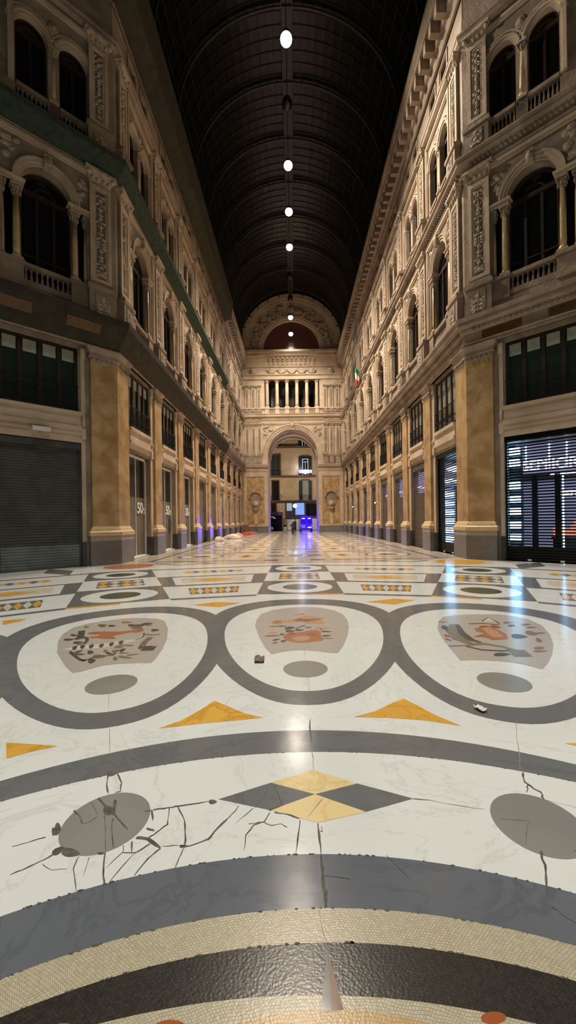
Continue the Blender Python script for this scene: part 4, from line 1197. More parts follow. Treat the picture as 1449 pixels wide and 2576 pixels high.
ser0 = make_serliana(wname(), 0.95, 0.35, 14.4, 11.55, 11.5, 16.3, 1.66, True, 3)
bif0 = make_bifora(wname(), 0.5, 0.4, 18.15, 20.3, 17.2, 21.75, 1.6, True)
att0 = make_attic(); att0.name = wname()
pil2 = make_panel_pilaster('carved_pilaster', 0.42, 10.2, 11.54, 16.36, 11)
pil3 = make_panel_pilaster('carved_pilaster', 0.38, 17.1, 18.15, 22.05, 23, 0.45)
protos = {pillar0.name: 1}
def put(proto, fr, u, d, lab, grp, name=None):
    loc, rz = at(fr, u, d)
    if proto.name not in protos:
        protos[proto.name] = 1
        proto.location = loc; proto.rotation_euler = (0, 0, rz); proto['label'] = lab
        if grp: proto['group'] = grp
        return proto
    return dup(proto, loc, rz, lab, grp, name)
for fr in 'LR':
    S = SIDE[fr]
    for k, y in enumerate(BAYS):
        u = side_u(fr, y)
        put(ser0, fr, u, 0.12, f'arched window between two columns, {ORD[k]} along the middle storey of the {S} wall', 'arched windows of the middle storey', wname())
        put(bif0, fr, u, 0.12, f'paired arched window with slim column, {ORD[k]} along the upper storey of the {S} wall', 'paired windows of the upper storey', wname())
        put(att0, fr, u, 0.16, f'pair of small square attic windows, {ORD[k]} along the top of the {S} wall', 'attic windows', wname())
    for k, y in enumerate([YC+0.72] + PILLARS):
        u = side_u(fr, y)
        where = f'at the {S} corner above the pier' if k == 0 else f'{ORD[k-1]} past the corner on the {S} wall'
        put(pil2, fr, u, 0.12, f'carved relief pilaster of the middle storey, {where}', 'carved pilasters of the middle storey')
        put(pil3, fr, u, 0.12, f'carved relief pilaster of the upper storey, {where}', 'carved pilasters of the upper storey')
for fr, S, s in (('CL', 'left', -1), ('CR', 'right', 1)):
    a = make_serliana(wname(), 0.86, 0.56, 14.35, 11.55, 11.5, 16.3, 1.75, False, 9+s)
    put(a, fr, s*CB, 0.12, f'large arched window with columns and balustrade on the {S} splayed corner', 'splayed corner arched windows')
    b = make_bifora(wname(), 0.53, 0.4, 18.15, 20.35, 17.2, 21.9, 1.5, False)
    put(b, fr, s*2.34, 0.12, f'paired arched window with balustrades high on the {S} splayed corner', 'splayed corner paired windows')
    for q, (uu, nm) in enumerate(((0.70, 'beside the corner'), (4.75, 'at the picture edge'))):
        put(pil2, fr, s*uu, 0.12, f'carved relief pilaster of the middle storey {nm} of the {S} splayed wall', 'carved pilasters of the middle storey')
        put(pil3, fr, s*uu, 0.12, f'carved relief pilaster of the upper storey {nm} of the {S} splayed wall', 'carved pilasters of the upper storey')
    # next marble pier of the splay, cut by the picture edge
    put(pillar0, fr, s*5.42, 0.0, f'yellow marble pilaster at the {S} picture edge beside the shopfront', 'marble pilasters of the arcade')
# ochre panels: showing through the sloping net on the left, on the frieze at the right
for fr, s, S in (('CL', -1, 'left'), ('CR', 1, 'right')):
    for q, u in enumerate((1.5, 3.9)):
        loc, rz = at(fr, s*u, 0.0)
        if s < 0: mb = MB().add([(x, y-dd, z) for dd in (0.0, 0.02) for x, y, z in ((-0.62, -0.235, 9.5), (0.62, -0.235, 9.5), (0.62, -0.41, 9.83), (-0.62, -0.41, 9.83))], [(0,1,2,3),(7,6,5,4),(0,4,5,1),(1,5,6,2),(2,6,7,3),(3,7,4,0)])
        else: mb = MB().box(-0.75, 0.75, 0.04, 0.055, 9.28, 9.58)
        o = mb.obj('ochre_panel', M['gold_mosaic'], None, loc, rz)
        tag(o, f'ochre panel under the lowest ledge, {"nearer the pier" if q == 0 else "nearer the picture edge"} on the {S} splayed wall', 'panel', 'ochre panels under the ledge')

# ---- shopfronts
for k in range(3):
    make_glass_shop(f'glass shop window with 50% lettering, {ORD[k]} bay past the left corner pier', 'L', BAYS[k], k == 1)['group'] = 'sale windows'
for k in (3, 4):
    make_door(f'tall grey double door, {ORD[k]} bay along the left arcade', 'L', BAYS[k])['group'] = 'grey doors'
for k in range(5, 9):
    make_shutter(f'pale roller shutter, {ORD[k]} bay along the left arcade', 2.68, 5.1, 'shutter_pale', None, 0, 'L', BAYS[k], 0.5)['group'] = 'pale shutters'
make_shutter('closed dark grey roller shutter with lighter foot in the left splayed corner', 2.78, 5.02, 'shutter', 'shutter_low', 0.85, 'CL', -2.88, 0.42)
for k in range(4, 9):
    make_shutter(f'brown roller shutter, {ORD[k]} bay along the right arcade', 2.68, 5.1, 'shutter_brown', None, 0, 'R', -BAYS[k], 0.5)['group'] = 'brown shutters'
# shutters on the right with a see-through band at the top
def make_band_shutter(label, fr, u):
    loc, rz = at(fr, u, 0.45)
    r = thing('roller_shutter', label, 'roller shutter', loc, rz, 'half-lit shutters')
    shutter_mesh(2.68, 0.06, 3.3, 0.105, None).obj('slat_curtain', [M['shutter_brown']], r)
    mb = MB(); z = 3.3
    while z < 4.75:
        mb.box(-1.34, 1.34, -0.02, 0.02, z, z+0.07); z += 0.115
    mb.obj('open_slats', M['shutter_brown'], r)
    MB().box(-1.34, 1.34, -0.12, 0.14, 4.75, 5.1).obj('shutter_box', M['shutter_brown'], r)
    MB().box(-1.34, 1.34, -0.04, 0.02, 0, 0.07).obj('bottom_bar', M['dark'], r)
    MB().box(-1.34, 1.34, 0.75, 0.8, 3.2, 4.8).box(-1.34, -1.3, 0.3, 0.75, 3.2, 4.8).obj('lit_backdrop', M['band'], r)
    o = lettering('SEPHORA', 0.13, 'letter', r, (-1.28, 0.52, 3.75), 'shop_lettering', 0.01); o.rotation_euler = (PI/2, 0, PI/2)
    return r
for k in (1, 2, 3):
    make_band_shutter(f'brown shutter with glowing slats at the top, {ORD[k]} bay along the right arcade', 'R', -BAYS[k])
make_grille('black slatted grille over glowing shelves in the first right bay', 'R', -BAYS[0], 2.68, 5.1, 0.42, 0.5)
make_grille('wide black slatted grille in front of the lit shop in the right splayed corner', 'CR', 2.88, 2.78, 5.02, 0.42, 0.55)

def interior(fr, u, label, w, depth, kind):
    loc, rz = at(fr, u, 0.5)
    r = thing('shop_interior', label, 'shop interior', loc, rz)
    room = MB()
    room.box(-w/2-0.3, w/2+0.3, depth, depth+0.05, 0.01, 5.0)
    room.box(-w/2-0.3, -w/2-0.25, 0.32, depth, 0.01, 5.0); room.box(w/2+0.25, w/2+0.3, 0.32, depth, 0.01, 5.0)
    room.box(-w/2-0.3, w/2+0.3, 0.32, depth, 4.96, 5.0)
    room.obj('room_shell', M['doorgrey'], r)
    return r
# big shop in the splay
ri = interior('CR', 2.88, 'lit interior of the cosmetics shop behind the wide black grille', 3.4, 3.2, 0)
MB().box(-1.35, 1.9, 1.1, 1.15, 3.55, 4.85).obj('sign_wall', M['violet'], ri)
for x in (-0.95, -0.1, 0.5, 1.2): MB().box(x-0.02, x+0.02, 1.05, 1.1, 3.75, 4.8).obj('light_strip', M['ledwhite'], ri)
lettering('SEPHORA', 0.54, 'letter', ri, (0.1, 0.98, 3.74), 'shop_lettering', 0.008, 0.03)
MB().box(-0.05, 1.9, 0.95, 1.05, 3.42, 3.5).obj('entrance_light', M['letter'], ri)
for x in (-0.62, 0.2, 0.98): MB().box(x-0.1, x+0.1, 0.95, 1.1, 0.01, 3.5).obj('door_post', M['grille'], ri)
MB().box(0.36, 0.41, 0.92, 0.97, 0.02, 3.4).obj('light_strip', M['ledcyan'], ri)
MB().box(-1.9, 1.9, 2.9, 2.95, 0.1, 3.4).obj('back_wall_light', M['violet'], ri)
lettering('SEPHORA', 0.3, 'letter', ri, (0.75, 2.3, 2.65), 'inner_lettering', 0.01, 0.02)
t = thing('display_shelf', 'tall lit display shelf at the left edge inside the cosmetics shop', 'shelf', at('CR', 2.88-1.28, 1.15)[0], FR['CR'][2])
MB().box(-0.25, 0.25, 0.25, 0.3, 0.02, 4.6).obj('shelf_back', M['grille'], t)
for z in (0.75, 1.3, 1.85, 2.4, 2.95, 3.9, 4.4): MB().box(-0.2, 0.16, 0.0, 0.24, z, z+0.3).obj('lit_compartment', M['ledcyan'], t)
t = thing('display_table', 'orange-lit display table inside the cosmetics shop', 'table', at('CR', 2.88+0.75, 2.2)[0], FR['CR'][2])
MB().box(-0.95, 0.95, 0, 0.6, 0.85, 0.92).box(-0.9, 0.9, 0.05, 0.55, 0.02, 0.85).obj('table_body', M['grille'], t)
rnd = random.Random(4)
for i in range(16):
    x = -0.9 + 0.12*i
    MB().box(x, x+0.09, 0.1, 0.2, 0.93, 0.93+rnd.uniform(0.3, 0.75)).obj('product_box', M['orange'], t)
# first arm bay: the lit end wall of the room is what the slats let one see
rj = interior('R', -BAYS[0], 'bluish white lit interior behind the first grille of the right arcade', 3.0, 1.5, 1)
MB().box(-1.74, -1.7, 0.4, 1.45, 3.5, 4.8).obj('sign_wall', M['violet'], rj)
o = lettering('SEPHORA', 0.3, 'letter', rj, (-1.68, 0.95, 3.7), 'shop_lettering', 0.01); o.rotation_euler = (PI/2, 0, PI/2)
MB().ell((-1.68, 0.9, 4.45), (0.04, 0.45, 0.16), 14, 6).obj('ceiling_glow', M['ledcyan'], rj)
loc, rz = at('R', -BAYS[0]-1.68, 0.95)
t = thing('display_shelf', 'lit display shelf behind the first grille of the right arcade', 'shelf', loc, rz)
MB().box(-0.02, 0.0, -0.52, 0.5, 0.02, 3.4).obj('shelf_back', M['violet'], t)  # glowing back sheet added so the gaps between compartments look bluish
for z in (0.5, 0.98, 1.46, 1.94, 2.42, 2.9):
    for y in (-0.42, -0.14, 0.14): MB().box(0.01, 0.2, y, y+0.2, z, z+0.28).obj('lit_compartment', M['ledcyan'], t)
# wall lamp above the closed shutter and small camera
loc, rz = at('CL', -2.95, 0.12, 5.3)
t = thing('wall_lamp', 'white box lamp above the closed grey shutter', 'lamp', loc, rz)
MB().box(-0.3, 0.3, -0.2, 0.0, 0.0, 0.14).obj('lamp_box', M['white'], t); MB().box(-0.05, 0.05, 0.0, 0.12, 0.04, 0.1).obj('bracket', M['iron'], t)
# two small wall lights among the right pilasters
for k, z in ((3, 3.2), (6, 3.3)):
    loc, rz = at('R', -PILLARS[k], 0.02, z)
    t = thing('wall_light', f'tiny glowing wall light on the {ORD[k]} pilaster of the right arcade', 'lamp', loc, rz)
    MB().box(-0.06, 0.06, -0.12, 0.1, -0.08, 0.0).obj('bracket', M['iron'], t); MB().ell((0, -0.08, 0.06), (0.07, 0.07, 0.07)).obj('bulb', M['letter'], t)

# ================================================================== VAULT
def build_vault():
    zc, R = 28.2, 7.56
    y0, y1 = YC-0.4, YE+0.3
    n = 36
    mb = MB()
    prof = [(R, 26.0)] + [(R*math.cos(PI*i/n), zc+R*math.sin(PI*i/n)) for i in range(n+1)] + [(-R, 26.0)]
    for i in range(len(prof)-1):
        (xa, za), (xb, zb) = prof[i], prof[i+1]
        mb.add([(xa,y0,za),(xb,y0,zb),(xb,y1,zb),(xa,y1,za)], [(0,1,2,3)], 0, True)
    o = mb.obj('ceiling', M['vaultglass'], fix=False)
    tag(o, 'dark glazed barrel vault over the gallery at night', 'ceiling', kind='structure')
    k = 0; y = YC-0.1
    while y < YE:
        r = MB().arch(0, zc, R-0.42, R-0.3, y-0.07, y+0.07, n=36).arch(0, zc, R-0.12, R, y-0.05, y+0.05, n=36)
        for i in range(37):
            a = PI*i/36; r.tube([((R-0.33)*math.cos(a), y, zc+(R-0.33)*math.sin(a)), ((R-0.05)*math.cos(a+0.04), y, zc+(R-0.05)*math.sin(a+0.04))], 0.025, 4)
        for s in (-1, 1): r.box(min(s*(R-0.42), s*R), max(s*(R-0.42), s*R), y-0.07, y+0.07, 26.3, zc)
        r.obj('arched_rib', M['steel'], o); y += PITCH
    bars = MB()
    for i in range(1, 24):
        a = PI*i/24
        bars.tube([((R-0.05)*math.cos(a), y0, zc+(R-0.05)*math.sin(a)), ((R-0.05)*math.cos(a), y1, zc+(R-0.05)*math.sin(a))], 0.014, 4, cap=False)
    y = y0
    while y < y1:
        bars.arch(0, zc, R-0.06, R-0.01, y-0.012, y+0.012, n=24); y += 0.75
    bars.obj('glazing_bars', M['steel'], o)
    MB().box(-0.35, 0.35, y0, y1, zc+R-0.3, zc+R-0.22).box(-0.4, -0.35, y0, y1, zc+R-0.45, zc+R-0.2).box(0.35, 0.4, y0, y1, zc+R-0.45, zc+R-0.2).obj('ridge_walkway', M['steel'], o)
build_vault()

# ---- lamps hanging under the ridge
LZ = 29.0
def vault_lamp(y, on, label, power=0.0, z=LZ):
    t = thing('pendant_floodlight', label, 'lamp', (-0.05, y, z), 0, 'lit vault floodlights' if on else 'unlit vault floodlights')
    MB().tube([(0,0,0.42),(0,0,6.2)], 0.025, 6).obj('hanging_rod', M['iron'], t)
    MB().lathe([(0.05,0.5),(0.2,0.42),(0.3,0.24),(0.32,0.16),(0.3,0.16)], 0, 0, 16).obj('housing', M['iron'], t)
    MB().ell((0,0,0), (0.34,0.34,0.3), 16, 10).obj('lamp_globe', M['lamp'] if on else M['vaultglass'], t)
    return t
def spot(name, loc, power, ang, blend, col, size=0.3, target=None):
    l = bpy.data.lights.new(name, 'SPOT'); l.energy = power; l.spot_size = math.radians(ang); l.spot_blend = blend
    l.color = col; l.shadow_soft_size = size
    o = bpy.data.objects.new(name, l); COL.objects.link(o); o.location = loc
    if target: o.rotation_euler = (Vector(target)-Vector(loc)).to_track_quat('-Z', 'Y').to_euler()
    return o
def point(name, loc, power, col, size=0.2):
    l = bpy.data.lights.new(name, 'POINT'); l.energy = power; l.color = col; l.shadow_soft_size = size
    o = bpy.data.objects.new(name, l); COL.objects.link(o); o.location = loc
    return o
WARM = (1.0, 0.86, 0.71)
NEUT = (1.0, 0.99, 0.925)
for y, n, pw in ((22.5, 'nearest and largest of the glowing vault floodlights', 6500), (30.5, 'second glowing vault floodlight from the lens', 6500),
             (35.07, 'third glowing vault floodlight from the lens', 6500), (39.6, 'fourth glowing vault floodlight from the lens', 6500),
             (53.3, 'glowing vault floodlight in front of the tympanum reliefs', 9000), (58.0, 'glowing vault floodlight lowest in the photo, before the dark lunette', 1300)):
    vault_lamp(y, True, n)
    spot('floodlight_beam', (-0.05, y, LZ-0.4), pw*(2.4 if y < 50 else 1.0), 104 if y < 50 else 150, 0.9, WARM, 0.34, (8.0, 18.5, 6.0) if y < 23 else (2.2, y, 0) if y < 50 else (0, y, 0))
for y, n in ((26.0, 'unlit vault floodlight between the two nearest glowing ones'), (44.3, 'unlit vault floodlight above the tympanum, nearer one'), (48.8, 'unlit vault floodlight farther than its dark neighbour')):
    vault_lamp(y, False, n)
spot('wall_fill_spot', (-5.7, 40.0, 26.4), 13000, 62, 0.8, WARM, 0.3, (1.0, YE, 13.0))  # added fill aimed at the end wall, no fixture stands there
spot('wall_fill_spot', (-5.6, 20.5, 27.0), 5000, 62, 0.6, WARM, 0.05, (9.5, 15.0, 15.5))  # added fill to lighten the right splayed wall, without a fixture
# lamps of the dome over the crossing (above and behind the lens)
spot('dome_lamp', (0, 1.0, 34), 21000, 78, 1.0, NEUT, 0.5)
spot('dome_lamp', (0, -8.0, 34), 12500, 78, 1.0, NEUT, 0.5)

# ================================================================== END WALL
def build_end():
    mb = MB()
    mb.panel(-8.2, 8.2, 0, 16.9, 0, [(-3.8, 3.8, 0.0, 11.7, True)], 6.2, n=32)
    mb.panel(-8.2, 8.2, 16.9, 26.2, 0, [(-4.1, 4.1, 18.65, 22.95, False)], 2.4)
    mb.panel(-8.2, 8.2, 26.2, 36.2, 0, [(-4.25, 4.25, 27.4, 27.4, True)], 0.5, n=32)
    (x, y, z), rz = at('E', 0, 0)
    o = mb.obj('wall_end', M['stone'], None, (x, y, z), rz, fix=False)
    tag(o, 'arched end wall with loggia and sculpted tympanum', 'wall', kind='structure')
    for s, nm in ((-1, 'l'), (1, 'r')):
        MB().box(min(s*3.8, s*7.4), max(s*3.8, s*7.4), -0.16, 0.02, 0, 0.95).box(min(s*4.9,s*5.0)+0.3*s, max(s*4.9,s*5.0)+0.3*s, -0.2, -0.1, 0, 0.95).obj('grey_plinth', M['grey'], o)
        MB().box(min(s*3.8, s*7.4), max(s*3.8, s*7.4), -0.2, 0.02, 0.95, 1.2).obj('plinth_moulding', M['stone'], o)
        MB().box(min(s*4.35, s*5.62), max(s*4.35, s*5.62), -0.1, 0.01, 1.2, 8.4).box(min(s*5.68, s*6.95), max(s*5.68, s*6.95), -0.1, 0.01, 1.2, 8.4).obj('marble_facing', M['yellow'], o)
        MB().box(min(s*3.8, s*4.35), max(s*3.8, s*4.35), -0.18, 0.01, 1.2, 8.4).box(min(s*6.95, s*7.5), max(s*6.95, s*7.5), -0.18, 0.01, 1.2, 8.4).box(min(s*3.8, s*7.5), max(s*3.8, s*7.5), -0.18, 0.01, 8.4, 9.05).obj('panel_border', M['stone'], o)
    # ring of the arch
    MB().arch(0, 11.7, 3.72, 4.0, -0.12, 0.3, n=40).arch(0, 11.7, 4.0, 4.32, -0.2, 0.1, n=40).arch(0, 11.7, 4.32, 4.5, -0.3, 0.1, n=40).obj('archivolt', M['stone'], o)
    for s in (-1, 1):
        a, b = sorted((s*3.74, s*4.5)); MB().box(a, b, -0.2, 0.3, 10.2, 11.7).obj('arch_jamb', M['stone'], o)
        sp = MB(); rnd = random.Random(5+s)
        for i in range(26):
            x = s*rnd.uniform(2.9, 4.5); z = rnd.uniform(14.2, 16.0)
            if math.hypot(x, z-11.7) < 4.7: continue
            sp.ell((x, -0.04, z), (rnd.uniform(.1,.3), 0.1, rnd.uniform(.1,.25)), 7, 4, rot=rnd.uniform(-1,1))
        sp.obj('spandrel_relief', M['relief'], o)
    MB().box(-0.28, 0.28, -0.45, 0.0, 15.3, 16.5).ell((0,-0.45,15.95), (0.26,0.2,0.34)).obj('keystone', M['relief'], o)
    frame_rect(-4.75, 4.75, 10.2, 16.55, -0.16, 0.02, 0.22).obj('arch_frame', M['stone'], o)
    MB().arch(0, 11.7, 3.55, 3.8, 5.5, 6.2, n=36).arch(0, 11.7, 3.6, 3.8, 2.6, 3.2, n=36).obj('soffit_band', M['stone'], o)
    # tympanum
    MB().arch(0, 28.0, 6.55, 6.9, -0.2, 0.1, n=44).arch(0, 28.0, 6.9, 7.56, -0.34, 0.1, n=44).obj('outer_archivolt', M['stone'], o)
    MB().arch(0, 27.4, 4.2, 4.5, -0.16, 0.2, n=36).arch(0, 27.4, 4.5, 4.95, -0.28, 0.1, n=36).obj('lunette_ring', M['stone'], o)
    MB().halfdisc(0, 27.4, 4.25, 0.35, 32).obj('lunette_pane', M['redglass'], o)
    rl = MB(); rnd = random.Random(12)
    for s in (-1, 1):
        for a, sz in ((0.16,1.0),(0.42,1.1),(0.7,1.15),(0.98,1.05),(1.22,0.8)):
            r = 5.75; cx, cz = s*r*math.cos(a), 27.6+r*math.sin(a)-0.35
            # a seated or leaning relief figure
            tilt = s*rnd.uniform(-0.3, 0.5)
            rl.ell((cx, -0.1, cz), (0.3*sz, 0.28, 0.55*sz), 10, 6, rot=tilt)
            rl.ell((cx+0.25*tilt, -0.18, cz+0.72*sz), (0.17*sz, 0.2, 0.2*sz), 10, 6)
            rl.ell((cx-s*0.32*sz, -0.12, cz-0.45*sz), (0.5*sz, 0.24, 0.2*sz), 8, 5, rot=-s*0.3)
            rl.ell((cx+s*0.3*sz, -0.12, cz+0.2*sz), (0.1*sz, 0.16, 0.42*sz), 8, 5, rot=s*0.8)
            rl.ell((cx-s*0.4*sz, -0.08, cz+0.25*sz), (0.34*sz, 0.12, 0.12*sz), 8, 5, rot=s*0.5)
            rl.ell((cx+s*0.1*sz, -0.08, cz-0.7*sz), (0.45*sz, 0.18, 0.16*sz), 8, 5)
    rl.box(-1.9, -1.35, -0.2, 0, 32.2, 33.4).ell((-1.62,-0.15,33.6), (0.5,0.22,0.22)).ell((1.0,-0.1,33.0), (0.9,0.2,0.5)).ell((0.1,-0.1,33.4), (0.6,0.2,0.55))
    rl.obj('tympanum_relief', M['relief'], o)
    for i in range(13):
        a = PI*(i+0.5)/13
        MB().tube([((7.2)*math.cos(a), -0.45, 28.0+7.2*math.sin(a)), ((7.56)*math.cos(a), -0.3, 28.0+7.56*math.sin(a))], 0.09, 6).obj('bracket', M['steel'], o)
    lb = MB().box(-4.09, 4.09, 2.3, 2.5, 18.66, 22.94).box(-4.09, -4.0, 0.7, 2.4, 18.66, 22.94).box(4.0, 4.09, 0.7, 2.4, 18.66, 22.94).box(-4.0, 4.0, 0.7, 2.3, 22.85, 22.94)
    lb.obj('loggia_shade_lining', M['loggiadark'], o)  # dark lining put in to keep the recess in shade
    # loggia: back openings, balustrade panels
    for i in range(4):
        x = -2.9+1.9*i; MB().box(x-0.6, x+0.6, 2.24, 2.29, 18.7, 21.3).obj('back_opening', M['glass'], o)
    for i in range(5):
        x = -2.98+1.49*i
        b = MB().box(x-0.4, x+0.4, -0.12, -0.08, 17.72, 17.8).box(x-0.4, x+0.4, -0.05, 0.0, 17.8, 18.35)
        b.obj('balustrade_recess', M['ground'], o)
        c = MB()
        for j in range(5): c.lathe([(r, z+17.8) for r, z in baluster_prof(0.55, 0.06)], x-0.3+0.15*j, -0.1, 7)
        c.obj('balusters', M['stone'], o)
    for i in range(5):
        x = -2.98+1.49*i
        MB().arch(x, 24.35, 0.42, 0.58, -0.28, 0.0, PI, 2*PI, 16).ell((x, -0.08, 24.2), (0.4,0.14,0.42), 12, 6).ell((x-0.72, -0.1, 24.3), (0.12,0.1,0.22)).obj('frieze_swag', M['relief'], o)
    for s in (-1, 1):
        MB().ell((s*5.8, -0.12, 24.15), (0.5,0.14,0.55), 12, 7).ell((s*5.8, -0.24, 24.2), (0.26,0.14,0.32), 10, 6).obj('portrait_medallion', M['relief'], o)
    for i in range(6):
        x = -3.73+1.49*i
        MB().box(x-0.3, x+0.3, -0.14, 0.02, 17.7, 18.65).obj('column_pedestal', M['stone'], o)
    # six columns of the loggia, each a thing
    words = ['leftmost', 'second from the left', 'third from the left', 'third from the right', 'second from the right', 'rightmost']
    c0 = thing('loggia_column', f'pale loggia column high on the end wall, {words[0]} of six', 'column', at('E', -3.73, 0.2)[0], 0, 'loggia columns')
    sh, bs, cp = column_mb(0, 0, 18.65, 22.95, 0.26, 0.5, 0.3)
    sh.obj('shaft', M['stone'], c0); bs.obj('base', M['stone'], c0); cp.obj('capital', M['relief'], c0)
    for i in range(1, 6): dup(c0, at('E', -3.73+1.49*i, 0.2)[0], 0, f'pale loggia column high on the end wall, {words[i]} of six', 'loggia columns')
    # mouldings across the end wall
    global n_trim
    def et(prof, label, spans=((-7.42, 7.42),), extra=None):
        global n_trim
        n_trim += 1
        m = MB()
        for a, b in spans: m.sweep([(a, 0.0), (b, 0.0)], prof)
        if extra: extra(m)
        q = m.obj('trim_%d' % n_trim, M['stone'], None, (0, YE, 0))
        tag(q, label, 'cornice', kind='structure')
    et(ENT1, 'ledge on the end wall on either side of the arch', ((-7.42, -3.66), (3.66, 7.42)))
    et([(0,16.55),(0.12,16.55),(0.12,16.7),(0.2,16.76),(0.08,16.8),(0.08,17.15),(0.2,17.2),(0.45,17.3),(0.45,17.5),(0.55,17.66),(0.55,17.72),(0,17.76)], 'carved ledge on the end wall between arch and loggia')
    et([(0,18.5),(0.2,18.5),(0.2,18.62),(0.14,18.66),(0,18.68)], 'thin rail under the loggia columns')
    et([(0,22.92),(0.14,22.92),(0.14,23.1),(0.08,23.12),(0.08,23.4),(0.2,23.5),(0.28,23.6),(0.28,23.68),(0,23.7)], 'moulded beam resting on the loggia columns')
    def corb(m):
        for i in range(11):
            x = -3.3+0.66*i; m.box(x-0.13, x+0.13, -0.62, -0.2, 25.75, 26.1); m.ell((x, -0.3, 25.6), (0.16, 0.2, 0.2)); m.box(x-0.12, x+0.12, -0.34, -0.1, 25.1, 25.35)
    et([(0,24.75),(0.12,24.75),(0.16,24.95),(0.2,25.0),(0.2,25.4),(0.5,26.1),(0.85,26.2),(0.85,26.5),(1.0,26.7),(1.02,27.0),(0,27.3)], 'deep bracketed cornice of the end wall under the tympanum', extra=corb)
    return o
M['redglass'] = None
def redglass():
    m, nt, b = new_mat('red_lit_lunette_glass')
    b.inputs['Base Color'].default_value = (0.02, 0.012, 0.01, 1); b.inputs['Roughness'].default_value = 0.25
    no = nt.nodes.new('ShaderNodeTexNoise'); no.inputs['Scale'].default_value = 0.35; no.inputs['Detail'].default_value = 3
    cr = nt.nodes.new('ShaderNodeValToRGB')
    cr.color_ramp.elements[0].color = (0.012, 0.006, 0.005, 1); cr.color_ramp.elements[1].color = (0.085, 0.016, 0.009, 1)
    nt.links.new(no.outputs['Fac'], cr.inputs['Fac']); nt.links.new(cr.outputs['Color'], b.inputs['Emission Color'])
    b.inputs['Emission Strength'].default_value = 0.35
    return m
M['redglass'] = redglass()
build_end()
for j, x in enumerate((-6.78, -5.83, -4.95, 4.95, 5.83, 6.78)):
    w = ['outermost on the left', 'middle of the left three', 'nearest the arch on the left', 'nearest the arch on the right', 'middle of the right three', 'outermost on the right'][j]
    put(pil2, 'E', x, 0.0, f'carved relief pilaster beside the end arch, {w}', 'carved pilasters of the middle storey').scale = (0.7, 1, 1)
    put(pil3, 'E', x, 0.0, f'carved relief pilaster beside the end loggia, {w}', 'carved pilasters of the upper storey').scale = (0.7, 1, 1)

# ---- lion-head wall fountains
for s, S in ((-1, 'left'), (1, 'right')):
    t = thing('lion_fountain', f'marble lion head plaque on the yellow panel {S} of the end arch', 'wall fountain', at('E', s*5.65, -0.1)[0], 0, 'lion head plaques')
    p = MB(); n = 24
    pts = [(0.82*math.copysign(abs(math.cos(2*PI*i/n))**0.7, math.cos(2*PI*i/n))*(1+0.1*math.sin(2*PI*i/n)), 4.9+0.95*math.sin(2*PI*i/n)) for i in range(n)]
    p.add([(x, -0.1, z) for x, z in pts]+[(x, 0.0, z) for x, z in pts], [tuple(range(n))]+[(i, (i+1)%n, n+(i+1)%n, n+i) for i in range(n)])
    p.obj('plaque', M['stone2'], t)
    MB().arch(0, 5.2, 0.82, 1.0, -0.3, 0.0, 0.1, PI-0.1, 18).ell((-0.93,-0.16,5.2),(0.12,0.14,0.16)).ell((0.93,-0.16,5.2),(0.12,0.14,0.16)).obj('shell_hood', M['stone2'], t)
    h = MB().ell((0,-0.24,4.25),(0.3,0.26,0.36),12,8).ell((0,-0.46,4.15),(0.15,0.16,0.15),10,6).ell((0,-0.46,4.02),(0.1,0.1,0.06),8,5)
    for q in (-1, 1): h.ell((q*0.2,-0.24,4.55),(0.08,0.06,0.09),8,5).ell((q*0.1,-0.47,4.3),(0.04,0.04,0.04),8,5)
    for i in range(12):
        a = 2*PI*i/12; h.ell((0.34*math.cos(a),-0.14,4.25+0.4*math.sin(a)),(0.14,0.12,0.16),7,5,rot=-a)
    h.obj('lion_head', M['relief'], t)
    MB().lathe([(0.12,3.15),(0.3,3.35),(0.42,3.75),(0.3,3.8)], 0, -0.2, 14).obj('basin', M['stone2'], t)
    MB().box(-0.22, 0.22, -0.06, 0.0, 1.25, 3.2).obj('pedestal_strip', M['palemarble'], t)

